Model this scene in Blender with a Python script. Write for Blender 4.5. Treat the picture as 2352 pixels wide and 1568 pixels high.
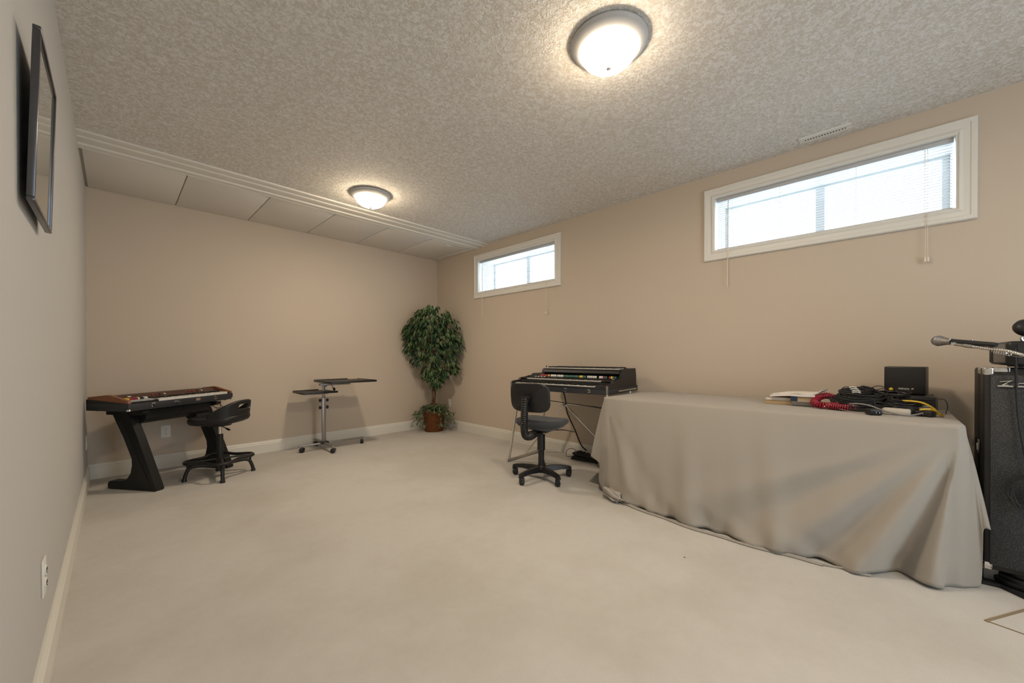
import bpy, bmesh, math, random
from mathutils import Vector, Matrix, Euler
PI = math.pi
R = math.radians
for o in list(bpy.data.objects):
    bpy.data.objects.remove(o)
S = bpy.context.scene
COL = S.collection
rnd = random.Random(7)

# ------------------------------------------------------------ camera, world, lights, exposure
cam = bpy.data.cameras.new('camera'); co = bpy.data.objects.new('camera', cam); COL.objects.link(co)
cam.sensor_width = 36.0; cam.lens = 884.48 * 36 / 2352; cam.shift_y = (822.77 - 784) / 2352
cam.clip_start = 0.02
co.matrix_world = (Matrix.Translation((0, 0, 1.07)) @ Matrix.Rotation(R(-45.904), 4, 'Z')
                   @ Matrix.Rotation(R(90 - 0.325), 4, 'X') @ Matrix.Rotation(R(-0.108), 4, 'Z'))
S.camera = co
S.view_settings.view_transform = 'Standard'; S.view_settings.look = 'None'
S.view_settings.gamma = 1.0; S.view_settings.use_curve_mapping = False
S.view_settings.exposure = 0.52
W = bpy.data.worlds.new('overcast_sky'); S.world = W; W.use_nodes = True
W.node_tree.nodes['Background'].inputs['Color'].default_value = (0.80, 0.93, 1.08, 1)
W.node_tree.nodes['Background'].inputs['Strength'].default_value = 4.8
DOME_L = 38.0          # radiance of the frosted glass bowls
LAMP_W = 9.0          # watts of the bulb light thrown down by each fixture
LAMP_C = (1.0, 0.83, 0.645)
LAMPS = [(1.655, 0.955), (1.66, 3.43), (1.655, -1.55)]  # the last one is an added, unseen fixture giving fill behind the camera
S.cycles.max_bounces = 8; S.cycles.diffuse_bounces = 5; S.cycles.glossy_bounces = 3
S.cycles.transmission_bounces = 4; S.cycles.transparent_max_bounces = 8
S.cycles.sample_clamp_indirect = 4.0

def add_light(name, kind, loc, energy, color, rot=(0, 0, 0), **kw):
    l = bpy.data.lights.new(name, kind); l.energy = energy; l.color = color
    for k, v in kw.items(): setattr(l, k, v)
    o = bpy.data.objects.new(name, l); COL.objects.link(o); o.location = loc; o.rotation_euler = rot
    return o
for i, (x, y) in enumerate(LAMPS):
    add_light('bulb_light', 'AREA', (x, y, 2.435), LAMP_W, LAMP_C, (0, 0, 0), shape='DISK', size=0.16)

# ------------------------------------------------------------ room numbers
XL, XR, D, YB = -0.17, 3.48, 4.982, -2.4
FILL_DOOR = (0.9, 2.1, 0.05, 2.10)      # unseen glazed door, added behind the camera for cool daylight: x0, x1, z0, z1
HC, HS = 2.573, 2.547
WINS = [(-0.304, 1.023), (2.681, 4.007)]
for wy in (0.36, 3.344):     # tell the sampler where daylight enters
    p = add_light('window_portal', 'AREA', (XR + 0.36, wy, 2.158), 1.0, (1, 1, 1), (0, R(90), 0), shape='RECTANGLE', size=0.46, size_y=1.36)
    p.data.cycles.is_portal = True
p = add_light('window_portal', 'AREA', ((FILL_DOOR[0] + FILL_DOOR[1]) / 2, YB - 0.14, (FILL_DOOR[2] + FILL_DOOR[3]) / 2), 1.0, (1, 1, 1), (R(90), 0, 0), shape='RECTANGLE', size=1.2, size_y=2.05)  # daylight entry at the added door
p.data.cycles.is_portal = True
WZ0, WZ1 = 1.937, 2.378
XG = 3.77

# ------------------------------------------------------------ materials
def nd(nt, t, **kw):
    n = nt.nodes.new(t)
    for k, v in kw.items():
        if hasattr(n, k): setattr(n, k, v)
        else: n.inputs[k.replace('_', ' ')].default_value = v
    return n
def mat(name, c, rough=0.5, metal=0.0, nscale=0, nstr=0.0, bump=0.0, c2=None, coat=0.0, emit=None, spec=None, detail=4.0, dist=0.002, lo=0.35, hi=0.65, trans=0.0, alpha=None, stretch=None, sheen=0):
    m = bpy.data.materials.new(name); m.use_nodes = True; nt = m.node_tree; b = nt.nodes['Principled BSDF']
    b.inputs['Base Color'].default_value = (*c, 1); b.inputs['Roughness'].default_value = rough
    b.inputs['Metallic'].default_value = metal
    if coat: b.inputs['Coat Weight'].default_value = coat; b.inputs['Coat Roughness'].default_value = 0.15
    if spec is not None: b.inputs['Specular IOR Level'].default_value = spec
    if trans: b.inputs['Transmission Weight'].default_value = trans
    if sheen: b.inputs['Sheen Weight'].default_value = sheen
    if emit:
        b.inputs['Emission Color'].default_value = (*emit[0], 1); b.inputs['Emission Strength'].default_value = emit[1]
    tc = nt.nodes.new('ShaderNodeTexCoord'); src = tc.outputs['Object']
    if stretch:
        mp = nt.nodes.new('ShaderNodeMapping'); mp.inputs['Scale'].default_value = stretch
        nt.links.new(src, mp.inputs['Vector']); src = mp.outputs['Vector']
    if nscale:
        n = nt.nodes.new('ShaderNodeTexNoise'); n.inputs['Scale'].default_value = nscale; n.inputs['Detail'].default_value = detail
        nt.links.new(src, n.inputs['Vector'])
        if c2 is not None:
            r = nt.nodes.new('ShaderNodeValToRGB'); r.color_ramp.elements[0].position = lo; r.color_ramp.elements[1].position = hi
            r.color_ramp.elements[0].color = (*c, 1); r.color_ramp.elements[1].color = (*c2, 1)
            nt.links.new(n.outputs['Fac'], r.inputs['Fac']); nt.links.new(r.outputs['Color'], b.inputs['Base Color'])
        if bump:
            bp = nt.nodes.new('ShaderNodeBump'); bp.inputs['Strength'].default_value = bump; bp.inputs['Distance'].default_value = dist
            nt.links.new(n.outputs['Fac'], bp.inputs['Height']); nt.links.new(bp.outputs['Normal'], b.inputs['Normal'])
    return m
M = {}
M['wall'] = mat('wall_paint', (0.58, 0.50, 0.41), 0.75, nscale=160, bump=0.12, dist=0.001, spec=0.3)
M['wall_daylit'] = mat('wall_paint_daylit', (0.52, 0.515, 0.50), 0.75, nscale=160, bump=0.12, dist=0.001, spec=0.3)  # left wall: the cool daylight on it is put into its colour
M['white'] = mat('trim_paint', (0.76, 0.745, 0.70), 0.45, nscale=40, bump=0.03)
M['base'] = mat('baseboard_paint', (0.72, 0.70, 0.64), 0.45, nscale=40, bump=0.03)
M['panel'] = mat('soffit_panel', (0.76, 0.735, 0.70), 0.6, nscale=200, bump=0.05, dist=0.0006)
M['seam'] = mat('soffit_seam', (0.50, 0.46, 0.41), 0.7, nscale=80, bump=0.05)
M['vinyl'] = mat('window_vinyl', (0.66, 0.67, 0.69), 0.4, nscale=30, bump=0.02)
M['slat'] = mat('blind_slat', (0.80, 0.81, 0.82), 0.45, nscale=50, bump=0.02)
M['headrail'] = mat('blind_rail', (0.50, 0.51, 0.53), 0.5, nscale=50, bump=0.02)
M['cord'] = mat('blind_cord', (0.78, 0.70, 0.60), 0.7, nscale=400, bump=0.2)
M['plate'] = mat('outlet_plastic', (0.78, 0.77, 0.73), 0.35, nscale=40, bump=0.01)
M['slot'] = mat('dark_slot', (0.03, 0.03, 0.03), 0.8, nscale=50, bump=0.02)
M['black'] = mat('black_plastic', (0.009, 0.009, 0.010), 0.42, nscale=260, bump=0.12, dist=0.0006)
M['blackm'] = mat('black_matte', (0.012, 0.012, 0.013), 0.7, nscale=300, bump=0.2, dist=0.0008)
M['tolex'] = mat('black_vinyl_covering', (0.012, 0.011, 0.011), 0.5, nscale=420, bump=0.45, dist=0.0008)
M['leg'] = mat('stand_black', (0.009, 0.009, 0.009), 0.5, nscale=120, bump=0.1, dist=0.001, spec=0.35)
M['casegrey'] = mat('case_charcoal', (0.026, 0.028, 0.033), 0.5, nscale=300, bump=0.3, dist=0.0006)
M['fabric'] = mat('seat_fabric', (0.034, 0.036, 0.041), 0.95, nscale=500, bump=0.5, dist=0.001, c2=(0.058, 0.061, 0.068), sheen=0.2)
M['metal'] = mat('grey_metal', (0.34, 0.32, 0.31), 0.38, 0.85, nscale=60, bump=0.03)
M['chrome'] = mat('chrome', (0.72, 0.70, 0.67), 0.16, 1.0, nscale=30, bump=0.01)
M['pot_metal'] = mat('fixture_metal', (0.50, 0.50, 0.505), 0.55, 0.0, nscale=60, bump=0.02)
M['wood'] = mat('walnut_cheek', (0.30, 0.105, 0.035), 0.4, nscale=14, bump=0.05, c2=(0.16, 0.05, 0.017), stretch=(1, 8, 8), coat=0.2)
M['woodpanel'] = mat('dark_wood_panel', (0.085, 0.035, 0.022), 0.45, nscale=14, bump=0.05, c2=(0.05, 0.02, 0.014), stretch=(8, 1, 8))
M['keyw'] = mat('white_key', (0.72, 0.70, 0.66), 0.3, nscale=40, bump=0.01)
M['keyb'] = mat('black_key', (0.012, 0.012, 0.012), 0.3, nscale=40, bump=0.01)
M['keyg'] = mat('key_front_grey', (0.24, 0.23, 0.21), 0.5, nscale=40, bump=0.01)
M['ctl'] = mat('control_panel_grey', (0.36, 0.38, 0.41), 0.45, nscale=60, bump=0.02)
M['ye'] = mat('yellow_tab', (0.80, 0.55, 0.05), 0.35, nscale=40, bump=0.01)
M['re'] = mat('red_tab', (0.33, 0.018, 0.035), 0.35, nscale=40, bump=0.01)
M['ma'] = mat('magenta_tab', (0.30, 0.03, 0.09), 0.35, nscale=40, bump=0.01)
M['gr'] = mat('green_tab', (0.02, 0.12, 0.09), 0.35, nscale=40, bump=0.01)
M['wt'] = mat('white_tab', (0.75, 0.74, 0.68), 0.35, nscale=40, bump=0.01)
M['brownlabel'] = mat('brown_badge', (0.30, 0.20, 0.15), 0.5, nscale=40, bump=0.01)
M['cloth'] = mat('beige_cloth', (0.365, 0.335, 0.295), 0.92, nscale=700, bump=0.25, dist=0.0006, spec=0.2, sheen=0.2)
M['grille'] = None
M['bark'] = mat('bark', (0.17, 0.095, 0.05), 0.85, nscale=60, bump=0.6, c2=(0.09, 0.05, 0.028), stretch=(1, 1, 0.25))
M['leafg'] = mat('leaf_green', (0.045, 0.115, 0.035), 0.45, nscale=25, bump=0.1, c2=(0.02, 0.065, 0.028), spec=0.4)
M['leafe'] = mat('leaf_cream_edge', (0.40, 0.44, 0.20), 0.5, nscale=40, bump=0.05, spec=0.4)
M['leafd'] = mat('leaf_dark', (0.022, 0.055, 0.028), 0.5, nscale=25, bump=0.1, spec=0.3)
M['leafs'] = mat('leaf_sage', (0.10, 0.14, 0.075), 0.55, nscale=30, bump=0.1, c2=(0.05, 0.085, 0.04), spec=0.3)
M['wicker'] = mat('wicker', (0.30, 0.115, 0.04), 0.55, nscale=90, bump=0.3, c2=(0.12, 0.04, 0.015), spec=0.4)
M['redcord'] = mat('red_cable', (0.30, 0.012, 0.03), 0.4, nscale=60, bump=0.02, coat=0.3)
M['yellowcord'] = mat('yellow_cable', (0.72, 0.48, 0.03), 0.4, nscale=60, bump=0.02)
M['greycord'] = mat('grey_cable', (0.22, 0.21, 0.20), 0.45, nscale=60, bump=0.02)
M['paper'] = mat('paper', (0.74, 0.70, 0.65), 0.8, nscale=120, bump=0.05)
M['tan'] = mat('tan_book', (0.50, 0.36, 0.20), 0.8, nscale=10, bump=0.1, c2=(0.36, 0.25, 0.14), stretch=(1, 1, 60))
M['greybox'] = mat('grey_binder', (0.16, 0.145, 0.135), 0.6, nscale=50, bump=0.05)
M['navy'] = mat('navy_spine', (0.02, 0.035, 0.08), 0.6, nscale=50, bump=0.03)
M['cream'] = mat('cream_plastic', (0.56, 0.52, 0.45), 0.45, nscale=50, bump=0.02)
M['strip'] = mat('tan_strip', (0.27, 0.21, 0.14), 0.6, nscale=50, bump=0.05)
M['micgrille'] = mat('mic_mesh', (0.30, 0.30, 0.31), 0.4, 0.8, nscale=900, bump=0.8, dist=0.001)
M['radiogrey'] = mat('grey_panel', (0.20, 0.195, 0.185), 0.6, nscale=200, bump=0.1)
M['frame'] = mat('pewter_frame', (0.10, 0.10, 0.11), 0.28, 0.8, nscale=40, bump=0.02)

def carpet():
    m = bpy.data.materials.new('carpet'); m.use_nodes = True; nt = m.node_tree; b = nt.nodes['Principled BSDF']
    b.inputs['Roughness'].default_value = 0.97; b.inputs['Specular IOR Level'].default_value = 0.1
    tc = nt.nodes.new('ShaderNodeTexCoord')
    n1 = nt.nodes.new('ShaderNodeTexNoise'); n1.inputs['Scale'].default_value = 1.1; n1.inputs['Detail'].default_value = 5; n1.inputs['Roughness'].default_value = 0.6
    n2 = nt.nodes.new('ShaderNodeTexNoise'); n2.inputs['Scale'].default_value = 260; n2.inputs['Detail'].default_value = 3
    n3 = nt.nodes.new('ShaderNodeTexNoise'); n3.inputs['Scale'].default_value = 22; n3.inputs['Detail'].default_value = 4
    for n in (n1, n2, n3): nt.links.new(tc.outputs['Object'], n.inputs['Vector'])
    r = nt.nodes.new('ShaderNodeValToRGB'); e = r.color_ramp.elements
    e[0].position = 0.36; e[0].color = (0.56, 0.535, 0.49, 1); e[1].position = 0.55; e[1].color = (0.63, 0.61, 0.575, 1)
    nt.links.new(n1.outputs['Fac'], r.inputs['Fac'])
    mx = nt.nodes.new('ShaderNodeMixRGB'); mx.blend_type = 'MULTIPLY'; mx.inputs['Fac'].default_value = 0.16
    nt.links.new(r.outputs['Color'], mx.inputs['Color1']); nt.links.new(n2.outputs['Fac'], mx.inputs['Color2'])
    mx2 = nt.nodes.new('ShaderNodeMixRGB'); mx2.blend_type = 'MULTIPLY'; mx2.inputs['Fac'].default_value = 0.07
    nt.links.new(mx.outputs['Color'], mx2.inputs['Color1']); nt.links.new(n3.outputs['Fac'], mx2.inputs['Color2'])
    nt.links.new(mx2.outputs['Color'], b.inputs['Base Color'])
    bp = nt.nodes.new('ShaderNodeBump'); bp.inputs['Strength'].default_value = 0.35; bp.inputs['Distance'].default_value = 0.003
    nt.links.new(n2.outputs['Fac'], bp.inputs['Height']); nt.links.new(bp.outputs['Normal'], b.inputs['Normal'])
    return m
M['carpet'] = carpet()
def ceiling_mat():
    m = bpy.data.materials.new('knockdown_ceiling'); m.use_nodes = True; nt = m.node_tree; b = nt.nodes['Principled BSDF']
    b.inputs['Roughness'].default_value = 0.8; b.inputs['Specular IOR Level'].default_value = 0.25
    tc = nt.nodes.new('ShaderNodeTexCoord')
    w = nt.nodes.new('ShaderNodeTexNoise'); w.inputs['Scale'].default_value = 30; w.inputs['Detail'].default_value = 2
    n1 = nt.nodes.new('ShaderNodeTexNoise'); n1.inputs['Scale'].default_value = 46; n1.inputs['Detail'].default_value = 6; n1.inputs['Roughness'].default_value = 0.62; n1.inputs['Distortion'].default_value = 0.9
    n2 = nt.nodes.new('ShaderNodeTexNoise'); n2.inputs['Scale'].default_value = 120; n2.inputs['Detail'].default_value = 4; n2.inputs['Distortion'].default_value = 0.8
    for n in (w, n1, n2): nt.links.new(tc.outputs['Object'], n.inputs['Vector'])
    add = nt.nodes.new('ShaderNodeMath'); add.operation = 'MULTIPLY_ADD'; add.inputs[1].default_value = 0.45
    nt.links.new(n2.outputs['Fac'], add.inputs[0]); nt.links.new(n1.outputs['Fac'], add.inputs[2])
    r = nt.nodes.new('ShaderNodeValToRGB'); e = r.color_ramp.elements
    e[0].position = 0.64; e[0].color = (0.0, 0.0, 0.0, 1); e[1].position = 0.83; e[1].color = (1, 1, 1, 1)
    nt.links.new(add.outputs[0], r.inputs['Fac'])
    mx = nt.nodes.new('ShaderNodeMixRGB'); mx.inputs['Color1'].default_value = (0.68, 0.64, 0.58, 1); mx.inputs['Color2'].default_value = (0.87, 0.865, 0.85, 1)
    nt.links.new(r.outputs['Color'], mx.inputs['Fac']); nt.links.new(mx.outputs['Color'], b.inputs['Base Color'])
    bp = nt.nodes.new('ShaderNodeBump'); bp.inputs['Strength'].default_value = 1.0; bp.inputs['Distance'].default_value = 0.009
    nt.links.new(add.outputs[0], bp.inputs['Height']); nt.links.new(bp.outputs['Normal'], b.inputs['Normal'])
    return m
M['ceiling'] = ceiling_mat()
def grille_mat():
    m = bpy.data.materials.new('speaker_grille_cloth'); m.use_nodes = True; nt = m.node_tree; b = nt.nodes['Principled BSDF']
    b.inputs['Roughness'].default_value = 0.7
    tc = nt.nodes.new('ShaderNodeTexCoord'); v = nt.nodes.new('ShaderNodeTexVoronoi'); v.inputs['Scale'].default_value = 250
    n = nt.nodes.new('ShaderNodeTexNoise'); n.inputs['Scale'].default_value = 500
    nt.links.new(tc.outputs['Object'], v.inputs['Vector']); nt.links.new(tc.outputs['Object'], n.inputs['Vector'])
    r = nt.nodes.new('ShaderNodeValToRGB'); e = r.color_ramp.elements
    e[0].position = 0.05; e[0].color = (0.27, 0.27, 0.27, 1); e[1].position = 0.30; e[1].color = (0.030, 0.031, 0.033, 1)
    nt.links.new(v.outputs['Distance'], r.inputs['Fac']); nt.links.new(r.outputs['Color'], b.inputs['Base Color'])
    bp = nt.nodes.new('ShaderNodeBump'); bp.inputs['Strength'].default_value = 0.5; bp.inputs['Distance'].default_value = 0.001
    nt.links.new(n.outputs['Fac'], bp.inputs['Height']); nt.links.new(bp.outputs['Normal'], b.inputs['Normal'])
    return m
M['grille'] = grille_mat()
def glass_mat():
    m = bpy.data.materials.new('window_glass'); m.use_nodes = True; nt = m.node_tree
    for n in list(nt.nodes): nt.nodes.remove(n)
    o = nt.nodes.new('ShaderNodeOutputMaterial'); t = nt.nodes.new('ShaderNodeBsdfTransparent'); t.inputs['Color'].default_value = (0.94, 0.97, 0.97, 1)
    g = nt.nodes.new('ShaderNodeBsdfGlossy'); g.inputs['Roughness'].default_value = 0.02
    f = nt.nodes.new('ShaderNodeValue'); f.outputs[0].default_value = 0.05; mx = nt.nodes.new('ShaderNodeMixShader')
    nt.links.new(f.outputs[0], mx.inputs[0]); nt.links.new(t.outputs[0], mx.inputs[1]); nt.links.new(g.outputs[0], mx.inputs[2]); nt.links.new(mx.outputs[0], o.inputs[0])
    return m
M['glass'] = glass_mat()
M['dome'] = mat('lit_frosted_glass', (0.9, 0.88, 0.82), 0.5, emit=((1.0, 0.80, 0.56), DOME_L))
def picture_mat():
    m = mat('framed_print', (0.42, 0.42, 0.38), 0.04, coat=1.0, nscale=3.0, c2=(0.33, 0.36, 0.33), bump=0.0)
    m.node_tree.nodes['Principled BSDF'].inputs['Coat Roughness'].default_value = 0.02
    m.node_tree.nodes['Principled BSDF'].inputs['Specular IOR Level'].default_value = 0.8
    return m
M['print'] = picture_mat()

# ------------------------------------------------------------ mesh helpers
def new_obj(name, me, m, parent=None):
    o = bpy.data.objects.new(name, me); COL.objects.link(o)
    if m is not None:
        ms = m if isinstance(m, (list, tuple)) else [m]
        for q in ms: me.materials.append(M[q] if isinstance(q, str) else q)
    if parent is not None: o.parent = parent
    return o
def fin(bm, name, m, parent=None, smooth=False, loc=None, rot=None):
    bmesh.ops.recalc_face_normals(bm, faces=bm.faces[:])
    me = bpy.data.meshes.new(name); bm.to_mesh(me); bm.free()
    if smooth:
        for p in me.polygons: p.use_smooth = True
        if smooth != 'all':
            try: me.set_sharp_from_angle(angle=R(40))
            except Exception: pass
    o = new_obj(name, me, m, parent)
    if loc is not None: o.location = loc
    if rot is not None: o.rotation_euler = rot
    return o
def tag(o, label=None, cat=None, group=None, kind=None):
    if label: o['label'] = label
    if cat: o['category'] = cat
    if group: o['group'] = group
    if kind: o['kind'] = kind
    return o
def thing(name, label, cat, loc=(0, 0, 0), rz=0.0, group=None):
    o = bpy.data.objects.new(name, None); COL.objects.link(o); o.empty_display_size = 0.1
    o.location = loc; o.rotation_euler = (0, 0, rz)
    return tag(o, label, cat, group)
def bm_box(bm, x0, x1, y0, y1, z0, z1, bev=0.0, seg=2, mtx=None):
    r = bmesh.ops.create_cube(bm, size=1.0)
    vs = r['verts']
    for v in vs: v.co = Vector((x0 + (v.co.x + .5) * (x1 - x0), y0 + (v.co.y + .5) * (y1 - y0), z0 + (v.co.z + .5) * (z1 - z0)))
    if bev:
        es = list({e for v in vs for e in v.link_edges})
        r2 = bmesh.ops.bevel(bm, geom=es, offset=bev, segments=seg, affect='EDGES', profile=0.5)
        vs = list(set(r2['verts']) | {v for v in vs if v.is_valid})
    if mtx is not None: bmesh.ops.transform(bm, matrix=mtx, verts=vs)
    return vs
def box(name, x0, x1, y0, y1, z0, z1, m, parent=None, bev=0.0, seg=2, mtx=None, smooth=False):
    bm = bmesh.new(); bm_box(bm, x0, x1, y0, y1, z0, z1, bev, seg, mtx)
    return fin(bm, name, m, parent, smooth or bev > 0)
def bm_lathe(bm, prof, n=32, mtx=None, cap=True):
    rings = []
    for r, z in prof:
        if r < 1e-6: rings.append([bm.verts.new((0, 0, z))])
        else: rings.append([bm.verts.new((r * math.cos(2 * PI * k / n), r * math.sin(2 * PI * k / n), z)) for k in range(n)])
    for a, b in zip(rings, rings[1:]):
        for k in range(n):
            k2 = (k + 1) % n
            if len(a) == 1 and len(b) == 1: continue
            if len(a) == 1: bm.faces.new((a[0], b[k], b[k2]))
            elif len(b) == 1: bm.faces.new((a[k], a[k2], b[0]))
            else: bm.faces.new((a[k], a[k2], b[k2], b[k]))
    if cap:
        for rg in (rings[0], rings[-1]):
            if len(rg) > 2: bm.faces.new(rg)
    if mtx is not None: bmesh.ops.transform(bm, matrix=mtx, verts=[v for rg in rings for v in rg])
def lathe(name, prof, m, parent=None, n=32, mtx=None, smooth=True):
    bm = bmesh.new(); bm_lathe(bm, prof, n, mtx); return fin(bm, name, m, parent, smooth)
def bm_tube(bm, pts, r, n=8, closed=False, cap=True):
    pts = [Vector(p) for p in pts]; N = len(pts); rings = []; up = None
    for i, p in enumerate(pts):
        a = pts[(i - 1) % N] if (closed or i > 0) else p
        b = pts[(i + 1) % N] if (closed or i < N - 1) else p
        t = (b - a)
        if t.length < 1e-9: t = Vector((0, 0, 1))
        t.normalize()
        if up is None:
            up = Vector((0, 0, 1)) if abs(t.z) < 0.9 else Vector((1, 0, 0))
        s = t.cross(up)
        if s.length < 1e-6: s = t.orthogonal()
        s.normalize(); u = s.cross(t); u.normalize(); up = u
        rr = r[i] if isinstance(r, (list, tuple)) else r
        rings.append([bm.verts.new(p + (s * math.cos(2 * PI * k / n) + u * math.sin(2 * PI * k / n)) * rr) for k in range(n)])
    m = N if closed else N - 1
    for i in range(m):
        a, b = rings[i], rings[(i + 1) % N]
        for k in range(n):
            bm.faces.new((a[k], a[(k + 1) % n], b[(k + 1) % n], b[k]))
    if cap and not closed:
        bm.faces.new(rings[0]); bm.faces.new(rings[-1])
def tube(name, pts, r, m, parent=None, n=8, closed=False, smooth=True):
    bm = bmesh.new(); bm_tube(bm, pts, r, n, closed); return fin(bm, name, m, parent, smooth)
def spline(pts, k=8, closed=False):
    pts = [Vector(p) for p in pts]; out = []; N = len(pts)
    rng = range(N) if closed else range(N - 1)
    for i in rng:
        if closed: p0, p1, p2, p3 = (pts[(i + j) % N] for j in (-1, 0, 1, 2))
        else:
            p1, p2 = pts[i], pts[i + 1]; p0 = pts[i - 1] if i else p1 * 2 - p2; p3 = pts[i + 2] if i + 2 < N else p2 * 2 - p1
        for j in range(k):
            t = j / k
            out.append(0.5 * ((2 * p1) + (p2 - p0) * t + (2 * p0 - 5 * p1 + 4 * p2 - p3) * t * t + (3 * p1 - p0 - 3 * p2 + p3) * t ** 3))
    if not closed: out.append(pts[-1])
    return out
def bm_prism(bm, poly, a, b, axis='x'):
    """poly of (u, v); extruded from a to b along axis"""
    def P(u, v, w): return {'x': (w, u, v), 'y': (u, w, v), 'z': (u, v, w)}[axis]
    A = [bm.verts.new(P(u, v, a)) for u, v in poly]; B = [bm.verts.new(P(u, v, b)) for u, v in poly]
    bm.faces.new(A); bm.faces.new(B)
    for i in range(len(poly)):
        j = (i + 1) % len(poly); bm.faces.new((A[i], A[j], B[j], B[i]))
def prism(name, poly, a, b, m, parent=None, axis='x', bev=0.0, mtx=None):
    bm = bmesh.new(); bm_prism(bm, poly, a, b, axis)
    if bev: bmesh.ops.bevel(bm, geom=bm.edges[:], offset=bev, segments=2, affect='EDGES')
    if mtx is not None: bmesh.ops.transform(bm, matrix=mtx, verts=bm.verts[:])
    return fin(bm, name, m, parent, bev > 0)
def copy_tree(o, parent=None):
    c = o.copy(); COL.objects.link(c)
    if parent is not None: c.parent = parent
    for ch in list(o.children): copy_tree(ch, c)
    return c
def Tm(x, y, z): return Matrix.Translation((x, y, z))

# ------------------------------------------------------------ room shell
T = 0.12
tag(box('floor', XL - T, XR + .33, YB - T, D + T, -0.1, 0.0, 'carpet'), kind='structure')
tag(box('ceiling', XL - T, XR + .33, YB - T, 4.0, HC, HC + 0.12, 'ceiling'), kind='structure')
tag(box('wall_left', XL - T, XL, YB - T, D + T, 0, HC + .1, 'wall_daylit'), kind='structure')
tag(box('wall_back', XL - T, XR + .33, D, D + T, 0, HC + .1, 'wall'), kind='structure')
def wall_front():
    x0, x1, z0, z1 = FILL_DOOR; bm = bmesh.new()
    for a in ((XL - T, x0, 0, HC + .1), (x1, XR + .33, 0, HC + .1), (x0, x1, 0, z0), (x0, x1, z1, HC + .1)):
        bm_box(bm, a[0], a[1], YB - T, YB, a[2], a[3])
    return fin(bm, 'wall_front', 'wall')
tag(wall_front(), kind='structure')
d1 = tag(box('fill_door_1', FILL_DOOR[0], FILL_DOOR[1], YB - .07, YB - .055, FILL_DOOR[2], FILL_DOOR[3], 'glass'), kind='structure')  # added opening, lets cool fill daylight into the near half
for a, b in ((FILL_DOOR[0], FILL_DOOR[0] + .06), ((FILL_DOOR[0] + FILL_DOOR[1]) / 2 - .04, (FILL_DOOR[0] + FILL_DOOR[1]) / 2 + .04), (FILL_DOOR[1] - .06, FILL_DOOR[1])):
    box('fill_door_stile', a, b, YB - .09, YB - .04, FILL_DOOR[2], FILL_DOOR[3], 'vinyl', d1, bev=.004)
for a, b in ((FILL_DOOR[2], FILL_DOOR[2] + .08), (FILL_DOOR[3] - .06, FILL_DOOR[3])):
    box('fill_door_rail', FILL_DOOR[0] + .06, FILL_DOOR[1] - .06, YB - .088, YB - .042, a, b, 'vinyl', d1, bev=.004)
def wall_right():
    bm = bmesh.new(); x0, x1 = XR, XR + 0.34
    ys = [YB - T, WINS[0][0], WINS[0][1], WINS[1][0], WINS[1][1], D + T]; zs = [0, WZ0, WZ1, HC + .1]
    hole = {(1, 1), (3, 1)}
    g0 = {}; g1 = {}
    for i, y in enumerate(ys):
        for k, z in enumerate(zs):
            g0[i, k] = bm.verts.new((x0, y, z)); g1[i, k] = bm.verts.new((x1, y, z))
    for i in range(5):
        for k in range(3):
            if (i, k) in hole:
                c = [(i, k), (i + 1, k), (i + 1, k + 1), (i, k + 1)]
                for q in range(4):
                    a, b = c[q], c[(q + 1) % 4]; bm.faces.new((g0[a], g0[b], g1[b], g1[a]))
            else:
                bm.faces.new((g0[i, k], g0[i + 1, k], g0[i + 1, k + 1], g0[i, k + 1]))
                bm.faces.new((g1[i, k], g1[i, k + 1], g1[i + 1, k + 1], g1[i + 1, k]))
    for k in range(3):
        for i in (0, 5): bm.faces.new((g0[i, k], g0[i, k + 1], g1[i, k + 1], g1[i, k]))
    for i in range(5):
        for k in (0, 3): bm.faces.new((g0[i, k], g0[i + 1, k], g1[i + 1, k], g1[i, k]))
    return fin(bm, 'wall_right', 'wall')
tag(wall_right(), kind='structure')
# soffit of flush panels with a moulded trim
sf = tag(box('ceiling_soffit', XL, XR, 4.0, D, HS + 0.012, HC + .11, 'seam'), kind='structure')
xs = [XL + 0.012] + [-0.17 + .592 * k for k in range(1, 6)] + [3.385]
for a, b in zip(xs, xs[1:]):
    box('panel', a + 0.004, b - 0.004, 4.06, D - 0.004, HS, HS + 0.014, 'panel', sf, bev=0.002)
box('panel', 3.389, XR - 0.003, 4.06, D - 0.004, HS - 0.003, HS + 0.014, 'panel', sf, bev=0.002)
def trim_profile():
    z = HC; zz = HS - 0.006
    return [(3.815, z), (3.815, z - .012), (3.845, z - .016), (3.855, z - .012), (3.885, z - .014), (3.895, z - .022), (3.93, z - .026), (3.94, z - .020), (3.985, z - .024),
            (3.995, z - .034), (4.02, z - .036), (4.03, z - .029), (4.045, z - .03), (4.06, z - .037), (4.072, z - .030), (4.072, z)]
tag(prism('trim_1', trim_profile(), XL, XR, 'white', axis='x'), kind='structure')
def baseboard(name, pts_axis, side, a, b):
    h = 0.13; p = [(0, 0), (0.016, 0), (0.016, h * .74), (0.011, h * .80), (0.012, h * .86), (0.006, h * .93), (0.004, h), (0, h)]
    if side == 'left': poly = [(XL + u, v) for u, v in p]; o = prism(name, poly, a, b, 'base', axis='y')
    if side == 'right': poly = [(XR - u, v) for u, v in p]; o = prism(name, poly, a, b, 'base', axis='y')
    if side == 'back': poly = [(D - u, v) for u, v in p]; o = prism(name, poly, a, b, 'base', axis='x')
    if side == 'front': poly = [(YB + u, v) for u, v in p]; o = prism(name, poly, a, b, 'base', axis='x')
    tag(o, kind='structure')
baseboard('baseboard_left', 0, 'left', YB, D); baseboard('baseboard_right', 0, 'right', YB, D)
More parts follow.
